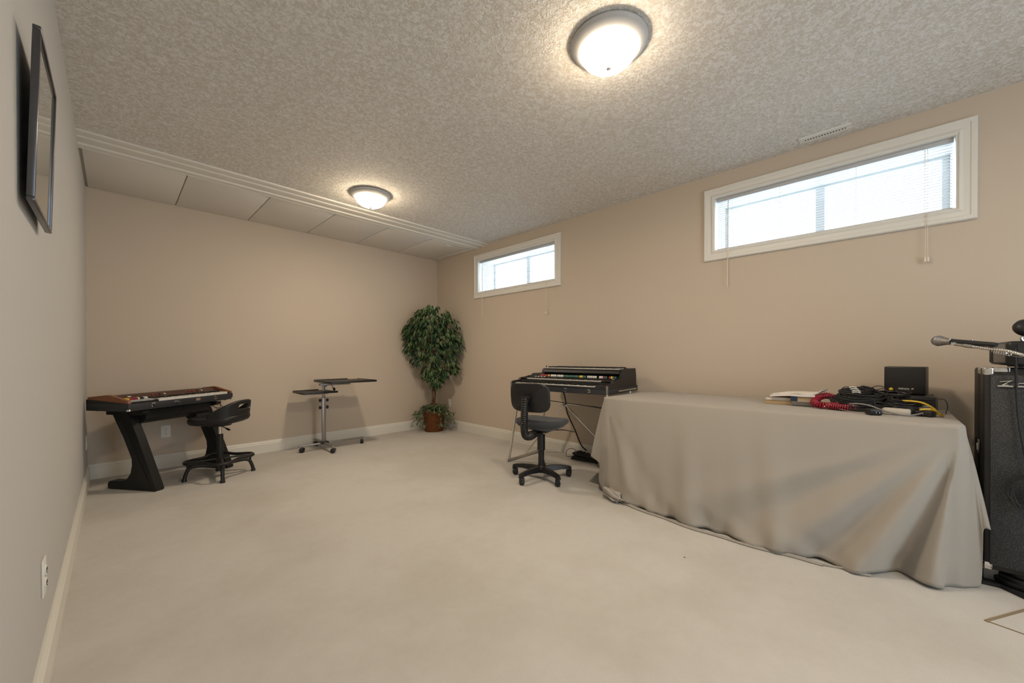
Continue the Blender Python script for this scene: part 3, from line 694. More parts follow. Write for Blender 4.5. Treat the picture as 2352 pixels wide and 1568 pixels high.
# ------------------------------------------------------------ typing chair
def chair():
    t = thing('office_chair', 'small armless black swivel chair with grey fabric seat in front of the large organ', 'chair', (2.60, 2.165, 0), R(10.7))
    # forward is +x
    w0 = R(10.7)
    for k in range(5):
        a = R(108 + 72 * k) - w0; mt = Matrix.Rotation(a, 4, 'Z')
        bm = bmesh.new(); prof = [(.02, .062, .105, .030), (.09, .068, .112, .027), (.18, .075, .108, .023), (.25, .070, .098, .021), (.272, .060, .090, .019)]
        prev = None
        for x, zl, zh, hw in prof:
            sec = [bm.verts.new((x, -hw, zl)), bm.verts.new((x, hw, zl)), bm.verts.new((x, hw * .55, zh)), bm.verts.new((x, -hw * .55, zh))]
            if prev:
                for q in range(4): bm.faces.new((prev[q], prev[(q + 1) % 4], sec[(q + 1) % 4], sec[q]))
            else: bm.faces.new(sec)
            prev = sec
        bm.faces.new(prev); bmesh.ops.transform(bm, matrix=mt, verts=bm.verts[:])
        lg = fin(bm, 'base_arm', 'black', t, smooth=True)
        c = Vector((math.cos(a), math.sin(a), 0)) * .252
        bm = bmesh.new(); bm_box(bm, -.020, .020, -.022, .022, .014, .062, .007, 2, Tm(c.x, c.y, 0) @ Matrix.Rotation(a + .9, 4, 'Z'))
        cs = fin(bm, 'caster', 'black', lg, smooth=True)
        bm = bmesh.new()
        bm_lathe(bm, [(0, -.017), (.021, -.017), (.024, -.012), (.024, .012), (.021, .017), (0, .017)], 18, Tm(c.x, c.y, .024) @ Matrix.Rotation(a + .9, 4, 'Z') @ Matrix.Rotation(R(90), 4, 'X'))
        fin(bm, 'wheel', 'black', lg, smooth=True)
    lathe('hub', [(0, .055), (.045, .058), (.045, .095), (.032, .118), (0, .118)], 'black', t, 24)
    lathe('column', [(0, .10), (.026, .10), (.026, .245), (.034, .25), (.034, .405), (.020, .41), (0, .41)], 'black', t, 24)
    box('seat_plate', -.17, .09, -.055, .055, .400, .425, 'black', t, bev=.006)
    box('plate_catch', -.075, -.03, -.075, -.055, .408, .420, 'chrome', t, bev=.002)
    # seat: waterfall front cushion
    bm = bmesh.new(); n = 44; rings = []
    for k, z in [(.001, .508), (.35, .510), (.7, .518), (.88, .522), (.97, .512), (1.0, .494), (.985, .478), (.90, .456), (.55, .426), (.001, .422)]:
        rg = []
        for i in range(n):
            a = 2 * PI * i / n; cx = math.copysign(abs(math.cos(a)) ** .62, math.cos(a)); cy = math.copysign(abs(math.sin(a)) ** .62, math.sin(a))
            x = .205 * cx * k; y = .215 * cy * k * (1 - .06 * cx)
            z2 = z - (.022 if z > .49 else -.012) * max(0, x / .205) ** 3 + (.035 * max(0, x / .205) * k if z < .47 else 0) + .008 * max(0, -x / .205) ** 2 + .006 * (abs(y) / .215) ** 2
            rg.append(bm.verts.new((x + .035, y, z2)))
        rings.append(rg)
    for a, b in zip(rings, rings[1:]):
        for i in range(n): bm.faces.new((a[i], a[(i + 1) % n], b[(i + 1) % n], b[i]))
    bm.faces.new(rings[0]); bm.faces.new(rings[-1]); fin(bm, 'seat', 'fabric', t, smooth='all')
    # backrest shell + cushion
    def slab(x0, x1, k, zc=.726, m='black', nm='backrest_shell'):
        bm = bmesh.new(); N = 48; rs = []
        for xx, kk in ((x0, k * .95), (x0 + .006, k), (x1 - .006, k), (x1, k * .94)):
            rg = []
            for i in range(N):
                a = 2 * PI * i / N; cy = math.copysign(abs(math.cos(a)) ** .45, math.cos(a)); cz = math.copysign(abs(math.sin(a)) ** .5, math.sin(a))
                y = .187 * cy * kk; z = .122 * cz * kk
                bow = -.035 * (1 - (y / .187) ** 2) + .010 * (z / .12) ** 2
                rg.append(bm.verts.new((xx + bow + (z) * -.10, y, z + zc)))
            rs.append(rg)
        for a, b in zip(rs, rs[1:]):
            for i in range(N): bm.faces.new((a[i], a[(i + 1) % N], b[(i + 1) % N], b[i]))
        for rg in (rs[0], rs[-1]):
            c = bm.verts.new(sum((v.co for v in rg), Vector()) / N + Vector((-.03 if True else 0, 0, 0)) * 0)
            c.co.x -= .024
            for i in range(N): bm.faces.new((rg[i], rg[(i + 1) % N], c))
        return fin(bm, nm, m, t, smooth=True)
    slab(-.205, -.185, 1.0); slab(-.185, -.155, .95, m='fabric', nm='backrest_cushion')
    # corrugated tube
    pts = spline([(-.10, 0, .408), (-.19, 0, .398), (-.262, 0, .420), (-.285, 0, .49), (-.280, 0, .60), (-.268, 0, .735)], 22)
    rad = [(.0285 + (.0032 if (i % 3) != 0 else -.0012)) for i in range(len(pts))]
    tube('bellows_cover', pts, rad, 'black', t, 16)
    box('back_clamp', -.287, -.225, -.046, .046, .722, .745, 'black', t, bev=.006)
    box('back_clamp', -.270, -.232, -.030, .030, .690, .722, 'black', t, bev=.005)
    tube('height_lever', spline([(.06, -.07, .418), (.12, -.16, .420), (.17, -.24, .402)], 5), .0045, 'black', t, 7)
chair()

# ------------------------------------------------------------ large organ and stand
OA = math.atan2(-.996, .088)
OB = (2.692, 2.627)
def organ():
    t = thing('combo_organ', 'large black three-tier electric organ with a row of coloured tabs by the window wall', 'organ', (*OB, .75), OA)
    Wd = 1.015; k = .97
    # local x along the front (towards right), y back
    P = lambda l: [(a * k, b * k) for a, b in l]
    prism('base_tray', P([(0, 0), (0, .048), (.668, .048), (.668, 0)]), 0.0, Wd, 'casegrey', t, bev=.003)
    prism('end_panel', P([(0.002, .049), (.002, .072), (.016, .084), (.12, .088), (.135, .112), (.24, .116), (.29, .128), (.318, .160), (.325, .194), (.345, .203), (.620, .213), (.635, .145), (.635, .049)]), Wd - .030, Wd - .002, 'tolex', t, bev=.002)
    prism('end_panel', P([(0.002, .049), (.002, .072), (.016, .084), (.12, .088), (.135, .112), (.24, .116), (.29, .128), (.310, .128), (.635, .128), (.635, .049)]), .002, .030, 'tolex', t, bev=.002)
    box('front_panel', .002, Wd - .002, -.001 + .001, .012, .049, .060, 'casegrey', t, bev=.002)
    box('lower_bed', .030, Wd - .030, .012, .140, .049, .056, 'blackm', t)
    prism('lower_step', P([(.125, .05), (.125, .092), (.150, .094), (.155, .05)]), .030, Wd - .030, 'blackm', t)
    prism('middle_bed', P([(.156, .05), (.156, .094), (.27, .098), (.27, .05)]), .030, Wd - .030, 'blackm', t)
    prism('tab_panel', P([(.271, .05), (.271, .112), (.335, .150), (.36, .150), (.36, .05)]), .030, Wd - .030, 'black', t)
    prism('body', P([(.361, .05), (.361, .150), (.615, .150), (.632, .05)]), .030, Wd - .030, 'tolex', t)
    prism('upper_case', P([(.30, .168), (.318, .158), (.36, .151), (.615, .151), (.630, .16), (.622, .212), (.345, .206), (.315, .196)]), .165, Wd - .030, 'tolex', t, bev=.002)
    prism('upper_bed', P([(.318, .199), (.33, .203), (.45, .207), (.45, .199)]), .20, Wd - .06, 'blackm', t)
    box('music_ledge', .24, Wd - .035, .45, .46, .204, .219, 'tolex', t, bev=.002)
    keys(t, .060, .900, .002, .118, .066, 36, front=.008); keys(t, .095, .885, .140, .252, .104, 36, front=.006)
    for x0, x1, y0, z, nw in ((.200, .985, .300, .2045, 36),):
        keys(t, x0, x1, y0 - .004, y0 + .105, z + .003, nw, front=.008)
    box('key_block', .903, Wd - .031, .006, .118, .057, .072, 'black', t, bev=.002); box('key_block', .888, Wd - .031, .145, .252, .096, .108, 'black', t, bev=.002)
    box('key_block', .031, .057, .006, .118, .057, .072, 'black', t, bev=.002); box('key_block', .031, .092, .145, .252, .096, .108, 'black', t, bev=.002)
    # tabs
    rowt = [(.165, 're'), (.185, 're'), (.205, 're'), (.225, 're'), (.245, 're'), (.266, 'ye'), (.295, 'wt'), (.313, 'wt'), (.331, 'wt'), (.349, 'wt')]
    rowt += [(.375 + .0185 * i, 'wt') for i in range(4)] + [(.455 + .0185 * i, 'gr') for i in range(9)] + [(.628, 'ye'), (.646, 'ye'), (.664, 'gr'), (.682, 'gr')]
    rowt += [(.712 + .0205 * i, 'wt') for i in range(5)] + [(.836, 'wt'), (.856, 'wt'), (.878, 'ma'), (.898, 'gr'), (.935, 're'), (.953, 'ye'), (.971, 'gr'), (.982 + .008, 'gr')]
    for x, m in rowt:
        tab(t, x * .965, .292 * k, .119, m, w=.0145, d=.007, h=.021, tilt=-.35)
    for i, x in enumerate((.115, .15, .185, .22)):
        tab(t, x, .262, .113, 'wt', w=.013, d=.02, h=.006, tilt=.3)
    tab(t, .945, .262, .112, 'wt', w=.022, d=.004, h=.004, tilt=.3)
    for x in (.62, .845): latch(t, x + .0, .026, -.0, .85)
    for x in (0.001, Wd - .013):
        cp = box('corner_protector', x - .001, x + .014, -.003, .010, .002, .074, 'metal', t, bev=.001)
    hb = tube('side_handle', spline([(Wd + .001, .20, .020), (Wd + .018, .215, .022), (Wd + .020, .38, .022), (Wd + .018, .545, .022), (Wd + .001, .56, .020)], 6), .008, 'chrome', t, 8)
    tube('side_handle', spline([(-.001, .08, .030), (-.022, .09, .030), (-.022, .22, .030), (-.001, .23, .030)], 6), .009, 'metal', t, 8)
    lathe('knob', [(0, 0), (.006, 0), (.006, .018), (0, .018)], 'black', t, 12, Tm(.19, .34, .206))
    # stand
    s = thing('organ_stand', 'chrome tubular X-braced stand under the large three-tier organ', 'stand', (*OB, 0), OA)
    w = lambda X, Y, Z: Vector(((X - OB[0]) * math.cos(-OA) - (Y - OB[1]) * math.sin(-OA), (X - OB[0]) * math.sin(-OA) + (Y - OB[1]) * math.cos(-OA), Z))
    f0, f1 = w(2.765, 2.75, .014), w(3.30, 2.775, .014)
    tube('foot', [f0, f1], .014, 'chrome', s, 12)
    tube('leg', [w(2.79, 2.745, .026), w(2.712, 2.53, .752)], .0125, 'chrome', s, 12)
    tube('leg', [w(3.26, 2.765, .026), w(3.20, 2.56, .752)], .0125, 'chrome', s, 12)
    g0, g1 = Vector((1.10, .03, .014)), Vector((1.12, .57, .014))
    tube('foot', [g0, g1], .014, 'chrome', s, 12)
    tube('leg', [g0 + Vector((0, .02, .012)), Vector((.99, .04, .752))], .0125, 'chrome', s, 12)
    tube('leg', [g1 + Vector((0, -.04, .012)), Vector((.99, .52, .752))], .0125, 'chrome', s, 12)
    nodep = Vector((.46, .25, .615))
    tube('cross_rod', [Vector((.085, .27, .635)), Vector((.99, .25, .60))], .007, 'chrome', s, 8)
    mid0 = (f0 * .45 + f1 * .55) + Vector((0, 0, .012)); mid1 = (g0 + g1) / 2 + Vector((0, 0, .012))
    tube('brace', [nodep, mid0], .007, 'chrome', s, 8); tube('brace', [nodep, mid1], .007, 'chrome', s, 8)
    tube('top_rail', [Vector((.11, .20, .744)), Vector((.11, .50, .744))], .006, 'chrome', s, 8)
    lathe('brace_hub', [(0, -.016), (.016, -.016), (.016, .016), (0, .016)], 'metal', s, 12, Tm(*nodep) @ Matrix.Rotation(R(90), 4, 'X'))
organ()
def pedal():
    t = thing('volume_pedal', 'black foot pedal on the carpet under the large organ, half behind the tablecloth', 'foot pedal', (3.365, 2.215, 0), R(97))
    prism('pedal_base', [(-.16, 0), (-.165, .02), (-.10, .034), (.12, .038), (.14, 0)], -.06, .06, 'blackm', t, axis='y', bev=.003)
    prism('treadle', [(-.15, .036), (-.14, .046), (.10, .078), (.125, .068), (.12, .05), (-.10, .037)], -.052, .052, 'black', t, axis='y', bev=.003)
    for k in range(5): box('tread_rib', -.10 + k * .04, -.09 + k * .04, -.045, .045, .048 + k * .0060, .056 + k * .0060, 'blackm', t)
    c = tag(tube('pedal_cord', spline([(3.34, 2.50, .752), (3.355, 2.46, .62), (3.34, 2.42, .47), (3.36, 2.34, .30), (3.36, 2.26, .15), (3.37, 2.20, .10)], 24),
             [.0055 + .002 * (i % 2) for i in range(121)], 'blackm', n=8), 'thick ribbed black cord hanging from the large organ to its foot pedal', 'cord')
    tag(tube('floor_cable', spline([(3.33, 2.36, .02), (3.30, 2.40, .02), (3.32, 2.42, .06), (3.36, 2.41, .085), (3.39, 2.36, .08), (3.40, 2.32, .03)], 8), .0028, 'blackm', n=6), 'thin black cable looped behind the foot pedal under the organ', 'cable')
    tag(tube('floor_cable', spline([(3.30, 2.05, .01), (3.22, 1.95, .004), (3.20, 1.85, .004), (3.16, 1.72, .004), (3.10, 1.64, .004), (3.05, 1.55, .004)], 8), .003, 'blackm', n=6), 'thin black cable on the carpet running under the tablecloth', 'cable')
pedal()

# ------------------------------------------------------------ folding table and tablecloth
TZ = .748
TX0, TX1, TY0, TY1 = 2.655, 3.40, -.262, 1.572
def table():
    t = thing('folding_table', 'long folding table hidden under the beige tablecloth', 'table', (3.03, .65, 0))
    box('table_top', TX0 - 3.03 + .03, TX1 - 3.03 - .03, TY0 - .65 + .03, TY1 - .65 - .03, TZ - .03, TZ - .002, 'cream', t, bev=.004)
    for x in (-.28, .28):
        for y in (-.75, .75): tube('leg', [(x, y, TZ - .03), (x, y, 0)], .014, 'metal', t, 8)
table()
def cloth():
    # perimeter path (top edge) with matching hem points; s runs from back-left round the front to back-right
    E = [(3.38, TY1), (3.02, TY1), (TX0 + .02, TY1), (TX0, TY1), (TX0, TY1 - .02), (TX0, 1.40), (TX0, 1.05), (TX0, .74), (TX0, .40), (TX0, .16), (TX0, .0), (TX0, -.14), (TX0, TY0 + .02), (TX0 + .03, TY0), (2.72, TY0), (2.80, TY0), (3.10, TY0), (3.38, TY0)]
    Hm = [(3.40, 1.75, .20), (3.02, 1.80, .20), (2.72, 1.735, .257), (2.702, 1.645, .197), (2.664, 1.606, .03), (2.585, 1.40, .020), (2.515, 1.034, .012), (2.488, .734, .010), (2.505, .392, .010), (2.535, .16, .010), (2.548, .048, .010), (2.578, -.117, .012), (2.68, -.235, .010), (2.765, -.317, .010), (2.742, -.321, .262), (2.772, -.3435, .279), (3.10, -.305, .25), (3.38, -.305, .25)]
    n_per = 12; cols = []
    Es = spline([Vector((a, b, TZ)) for a, b in E], n_per); Hs_ = spline([Vector(h) for h in Hm], n_per)
    # keep the table edge straight
    Es = []
    for i in range(len(E) - 1):
        for j in range(n_per):
            f = j / n_per; Es.append(Vector((E[i][0] * (1 - f) + E[i + 1][0] * f, E[i][1] * (1 - f) + E[i + 1][1] * f, TZ)))
    Es.append(Vector((*E[-1], TZ)))
    bm = bmesh.new(); NR = 40; grid = []
    corner = Vector((TX0, TY0, TZ)); corner2 = Vector((TX0, TY1, TZ))
    for ci, (e, h) in enumerate(zip(Es, Hs_)):
        u = ci / n_per; col = []
        out = Vector((h.x - e.x, h.y - e.y, 0)); L = out.length; outn = out.normalized() if L > 1e-4 else Vector((-1, 0, 0))
        if 4.2 < u < 12.4:
            kk = min(1.0, max(0.0, (u - 11.2) / 1.2)); outn = (Vector((-1, 0, 0)) * (1 - kk) + outn * kk).normalized()
        for j in range(NR + 1):
            s = j / NR; prog = s ** .85
            p = Vector((e.x + (h.x - e.x) * prog, e.y + (h.y - e.y) * prog, e.z + (h.z - e.z) * s))
            # rounded edge at the table top
            if s < .03: p.z = e.z - (s / .03) ** 2 * .03 * (e.z - h.z)
            d = 0.0
            if u > 4.2 and u < 12.6:
                # fan folds radiating from the near right corner
                dy = p.y - corner.y; dz = corner.z - p.z; ph = math.atan2(dy, max(dz, 1e-4)); rr = math.hypot(dy, dz)
                for a0, w_, am in ((.285, .085, -.125), (.46, .08, .040), (.60, .09, -.034), (.76, .08, .028), (.93, .08, -.022), (1.09, .06, .012), (.13, .07, .030)):
                    d += am * math.exp(-((ph - a0) / w_) ** 2) * min(1.0, rr / .7) ** 1.4 * min(1, s * 3)
                # soft vertical waves along the front
                d += (.011 * math.sin(p.y * 15.0 + .6) + .008 * math.sin(p.y * 26 + 1.9 + 2 * s) + .006 * math.sin(p.y * 41 + s * 3)) * s ** 1.1 * min(1, max(0, (p.y - .1) / .35))
                # diagonal pull folds from the near left corner
                dy2 = corner2.y - p.y; ph2 = math.atan2(dy2, max(dz, 1e-4)); r2 = math.hypot(dy2, dz)
                for a0, w_, am in ((.10, .06, .012), (.26, .06, -.020), (.40, .07, .014), (.62, .07, -.008)):
                    d += am * math.exp(-((ph2 - a0) / w_) ** 2) * min(1.0, r2 / .6) * min(1, s * 3)
                # wrinkles where the cloth pools on the floor
                lo = max(0, (s - .80) / .2)
                d += lo * (.008 * math.sin(p.y * 60 + 8 * s) + .010 * math.sin(p.y * 23 + 20 * s)) * (1 - .5 * (p.y < .2))
                p.z += lo * .006 * math.sin(p.y * 33)
            else:
                d += .010 * math.sin(u * 5.5 + 1) * s * (0.2 if u > 12 else 1)
            p += outn * d
            p.z = max(p.z, .004)
            if p.x < TX0 - .002 or p.y > TY1 or p.y < TY0: pass
            col.append(p)
        grid.append([bm.verts.new(p) for p in col])
    for a, b in zip(grid, grid[1:]):
        for j in range(NR): bm.faces.new((a[j], b[j], b[j + 1], a[j + 1]))
    # top sheet
    ring = [c[0] for c in grid]
    NX, NY = 10, 26; tg = {}
    for i in range(NX + 1):
        for k in range(NY + 1):
            x = TX0 + .012 + (TX1 - TX0 - .02) * i / NX; y = TY0 + .012 + (TY1 - TY0 - .024) * k / NY
            tg[i, k] = bm.verts.new((x, y, TZ + .0015 + .0012 * math.sin(x * 19) * math.sin(y * 11)))
    for i in range(NX):
        for k in range(NY): bm.faces.new((tg[i, k], tg[i + 1, k], tg[i + 1, k + 1], tg[i, k + 1]))
    # stitch ring to top sheet border (left, front, right)
    border = [tg[i, NY] for i in range(NX, -1, -1)] + [tg[0, k] for k in range(NY - 1, -1, -1)] + [tg[i, 0] for i in range(1, NX + 1)]
    i = j = 0
    while i < len(ring) - 1 or j < len(border) - 1:
        if j == len(border) - 1 or (i < len(ring) - 1 and (ring[i + 1].co - border[j].co).length <= (ring[i].co - border[j + 1].co).length):
            bm.faces.new((ring[i], ring[i + 1], border[j])); i += 1
        else:
            bm.faces.new((ring[i], border[j + 1], border[j])); j += 1
    bmesh.ops.recalc_face_normals(bm, faces=bm.faces[:])
    o = fin(bm, 'tablecloth', 'cloth', None, smooth='all')
    tag(o, 'plain beige floor-length tablecloth draped over the long table at the right', 'tablecloth')
    sd = o.modifiers.new('thick', 'SOLIDIFY'); sd.thickness = .0016; sd.offset = 0
    # doubled hem lying on the carpet
    hem = [g[-1].co.copy() if False else None for g in []]
    hp = []
    for ci in range(int(5.0 * n_per), int(10.15 * n_per)):
        h = Hs_[ci]; hp.append(Vector((h.x - .012 - .006 * math.sin(ci * .5), h.y, .008)))
    tube('hem_roll', hp, [.006 + .0022 * math.sin(i * .37) for i in range(len(hp))], 'cloth', o, 8)
    hp2 = [p + Vector((-.010, 0, -.002)) for p in hp[: int(len(hp) * .75)]]
    tube('hem_roll', hp2, .005, 'cloth', o, 8)
    # crumpled bunch at the near left corner
    bm = bmesh.new(); bmesh.ops.create_uvsphere(bm, u_segments=36, v_segments=22, radius=1)
    for v in bm.verts:
        c = v.co.normalized(); a = math.atan2(c.y, c.x)
        q = 1 + .16 * math.sin(a * 3 + c.z * 6) + .12 * math.sin(c.x * 9 + c.y * 7) + .09 * math.sin(c.z * 13 + c.x * 8) + .06 * math.sin(a * 9)
        v.co = Vector((c.x * .040 * q, c.y * .098 * q, c.z * .034 * q))
        v.co.z = max(v.co.z, -.034)
    bmesh.ops.transform(bm, matrix=Tm(2.572, 1.452, .038) @ Matrix.Rotation(R(-28), 4, 'Z'), verts=bm.verts[:])
    fin(bm, 'gathered_bunch', 'cloth', o, smooth='all')
    for k in range(3):
        pts = spline([(2.60 - .012 * k, 1.54 - .01 * k, .02), (2.548 - .006 * k, 1.50, .065 + .01 * k), (2.53, 1.44, .05 + .006 * k), (2.535, 1.38, .018)], 8)
        tube('gathered_fold', pts, [.004 + .009 * math.sin(PI * i / 24) for i in range(25)], 'cloth', o, 10)
cloth()
TT = TZ + .0035

# ------------------------------------------------------------ things on the table
def tbox(name, label, cat, x, y, z, sx, sy, sz, rz, m, part='cover', bev=.002, group=None):
    t = thing(name, label, cat, (x, y, z), rz, group)
    box(part, -sx / 2, sx / 2, -sy / 2, sy / 2, 0, sz, m, t, bev=bev)
    return t
# books and papers (local x = depth into table, y along table)
tb = thing('book', 'tan worn book lying flat, lowest at the left end of the paper pile', 'book', (3.14, .515, TT), R(8))
box('pages', -.10, .10, -.075, .075, .002, .020, 'tan', tb); box('cover', -.102, .102, -.077, .077, 0, .002, 'tan', tb); box('cover', -.102, .102, -.077, .077, .020, .022, 'tan', tb)
tb = thing('book', 'pale-paged tan book lying on the lowest book at the left end of the pile', 'book', (3.15, .510, TT + .023), R(3))
box('pages', -.10, .10, -.07, .07, .002, .020, 'paper', tb); box('cover', -.102, .102, -.072, .072, 0, .002, 'tan', tb); box('cover', -.102, .102, -.072, .072, .020, .022, 'tan', tb)
g = thing('binder', 'grey flat case lying under the papers beside the red coiled cable', 'binder', (3.12, .365, TT), R(4))
box('cover', -.10, .10, -.072, .072, 0, .028, 'greybox', g, bev=.003); box('spine_edge', -.104, -.10, -.070, .070, .004, .024, 'greybox', g)
nb = thing('notebook', 'notebook with a navy blue spine and cream pages on top of the grey case', 'notebook', (3.13, .375, TT + .0285), R(2))
box('spine', -.097, -.08, .030, .066, 0, .030, 'navy', nb, bev=.001); box('pages', -.092, .10, -.066, .030, .002, .027, 'tan', nb); box('cover', -.095, .10, -.068, .030, 0, .0025, 'paper', nb); box('cover', -.095, .10, -.068, .066, .0275, .030, 'paper', nb)
def sheet(label, x, y, z, rz, sx, sy, th, curl, drop):
    n = 16; bot = []; top = []
    for i in range(n + 1):
        f = i / n; yy = (f - .5) * sy
        zz = curl * max(0, (.20 - f) / .20) ** 2 - drop * max(0, (f - .50) / .50) ** 1.4
        bot.append((yy, zz)); top.append((yy, zz + th * (1 + .12 * math.sin(f * 11))))
    o = prism('paper_sheets', bot + top[::-1], -sx / 2, sx / 2, 'paper'); o.location = (x, y, z); o.rotation_euler = (0, 0, rz)
    tag(o, label, 'papers')
sheet('thick sheaf of white papers sloping down to the left over the book pile', 3.12, .435, TT + .0590, R(3), .19, .235, .013, .0, .011)
sheet('thin sheaf of papers with an upturned right end, topmost of the pile', 3.135, .385, TT + .0740, R(-6), .17, .22, .006, .024, .006)

def coil(c, path, turns, rc, r, name, label, m, cat='cable'):
    sp = spline(path, 40); pts = []; N = len(sp)
    for i, p in enumerate(sp):
        a = 2 * PI * turns * i / N; tn = (sp[min(i + 1, N - 1)] - sp[max(i - 1, 0)]).normalized(); s = tn.cross(Vector((0, 0, 1)))
        if s.length < 1e-4: s = Vector((1, 0, 0))
        s.normalize(); u = s.cross(tn); pts.append(p + (s * math.cos(a) + u * math.sin(a)) * rc)
    return tag(tube(name, pts, r, m, n=6), label, cat)
coil(None, [(3.03, .225, TT + .022), (2.99, .20, TT + .022), (2.955, .235, TT + .022), (2.955, .285, TT + .022), (3.00, .315, TT + .028), (3.05, .30, TT + .055), (3.08, .26, TT + .070), (3.10, .22, TT + .055)], 34, .0165, .0042, 'coiled_cable', 'red spiral telephone-style cable curled beside the papers', 'redcord')
coil(None, [(2.955, .25, TT + .02), (2.935, .20, TT + .02), (2.93, .15, TT + .02), (2.96, .11, TT + .02)], 16, .0155, .0040, 'coiled_cable', 'short dark red spiral cable in front of the black cable pile', 'redcord')

def loop_cable(cx, cy, cz, rx, ry, rot, turns, jit, r, m='blackm', tilt=(0, 0), seed=0, tails=True):
    rg = random.Random(seed); pts = []; n = int(turns * 18)
    p1, p2 = rg.random() * 6, rg.random() * 6
    for i in range(n):
        a = 2 * PI * i / 18; k = 1 + jit * math.sin(a * .37 + p1) + jit * .6 * math.sin(a * 1.3 + p2)
        x = rx * k * math.cos(a); y = ry * k * math.sin(a)
        z = rg.uniform(-.002, .002) + .006 * math.sin(a * .61 + p2) + x * tilt[0] + y * tilt[1]
        X = x * math.cos(rot) - y * math.sin(rot); Y = x * math.sin(rot) + y * math.cos(rot)
        pts.append(Vector((cx + X, cy + Y, max(cz + z + .0022 * (i / 18), TT + r))))
    if tails:
        e = pts[-1]; pts += [e + Vector((rg.uniform(-.05, .0), rg.uniform(-.06, .06), 0)) for _ in range(1)]
        pts[-1].z = max(TT + r, pts[-1].z - .02)
    return spline(pts, 2)
cabs = []
i = 0
for (cx, cy, cz, rx, ry, rot, tn, r_, tl) in [
    (3.04, .12, .012, .085, .125, .2, 4, .0040, (0, 0)), (3.02, .10, .026, .075, .115, .5, 4, .0042, (.1, 0)), (3.05, .13, .040, .080, .10, -.2, 4, .0038, (.25, .1)),
    (3.04, .11, .055, .060, .100, .1, 5, .0042, (.3, 0)), (3.07, .10, .070, .050, .090, -.1, 5, .0040, (.35, .05)), (3.09, .12, .082, .040, .075, .2, 4, .0038, (.3, -.1)),
    (3.00, .02, .014, .070, .085, 1.0, 4, .0042, (0, 0)), (3.02, -.01, .030, .065, .080, -.5, 4, .0040, (.2, 0)), (3.06, .00, .046, .055, .075, .3, 4, .0042, (.3, .1)),
    (3.05, .165, .030, .050, .070, .8, 4, .0035, (.3, 0)), (3.08, .05, .050, .050, .110, 0, 4, .0045, (.4, 0)), (3.00, -.04, .020, .05, .05, .4, 3, .0035, (0, 0)),
    (2.96, .07, .010, .045, .130, .1, 2, .0030, (0, 0)), (3.12, .03, .060, .04, .10, .1, 3, .004, (.2, 0)), (3.02, -.075, .040, .045, .07, .3, 3, .004, (.2, 0)), (3.03, -.06, .055, .035, .06, 1.0, 3, .0035, (.3, 0)), (3.10, -.03, .078, .04, .07, .2, 3, .0035, (.2, 0))]:
    sp = loop_cable(cx, cy, TT + cz * 1.28, rx, ry, rot, tn, .13, r_, seed=i, tilt=tl)
    tag(tube('audio_cable', sp, r_, 'blackm' if i % 2 else 'black', n=6), 'black audio cable coiled in the tangled pile on the tablecloth', 'cable', 'black cables in the tangled pile'); i += 1
# two big thin loops arching up out of the pile, one to the right
for q, (a, b, h) in enumerate(((.055, -.005, .140), (.04, -.01, .125))):
    tag(tube('thin_cable', spline([(3.08, a + .06, TT + .08), (3.10, a, TT + h - .01), (3.10, (a + b) / 2 - .01, TT + h), (3.10, b - .005, TT + h - .03), (3.09, b - .012, TT + .05)], 8), .0022, 'blackm', n=6),
        ('thin black cable arching highest over the tangled pile' if q == 0 else 'thin black cable arching just under the highest one over the pile'), 'cable')
tag(tube('thin_cable', spline([(3.06, .20, TT + .06), (3.08, .19, TT + .115), (3.09, .165, TT + .13), (3.09, .14, TT + .11)], 8), .002, 'blackm', n=6), 'thin black cable sticking up at the left of the tangled pile', 'cable')
tag(tube('thin_cable', spline([(2.98, .045, TT + .075), (2.95, .04, TT + .05), (2.93, .045, TT + .02), (2.915, .05, TT + .006)], 8), .002, 'blackm', n=6), 'thin black cable hanging down the front of the tangled pile', 'cable')
tag(tube('thin_cable', spline([(2.915, .19, TT + .01), (2.89, .14, TT + .004), (2.885, .09, TT + .004), (2.90, .04, TT + .006), (2.95, .03, TT + .02)], 8), .002, 'greycord', n=6), 'thin grey wire lying along the front of the cable pile', 'cable')
# grey cord in front
tag(tube('grey_cord', spline([(2.94, .15, TT + .040), (2.93, .11, TT + .045), (2.92, .06, TT + .040), (2.895, .02, TT + .026), (2.875, -.03, TT + .012), (2.875, -.08, TT + .006), (2.90, -.12, TT + .012), (2.96, -.17, TT + .028), (3.00, -.195, TT + .026)], 8), .0042, 'greycord', n=8),
    'grey cord sweeping across the front of the cable pile', 'cable')
tag(tube('yellow_cable', spline([(3.00, -.070, .822), (2.98, -.110, .824), (2.97, -.145, .818), (2.962, -.178, .797), (2.965, -.205, .762), (2.995, -.218, .757), (2.965, -.198, .772), (2.935, -.170, .790), (2.915, -.130, .788)], 10), .0048, 'yellowcord', n=8),
    'bright yellow cable looping at the right end of the pile', 'cable')
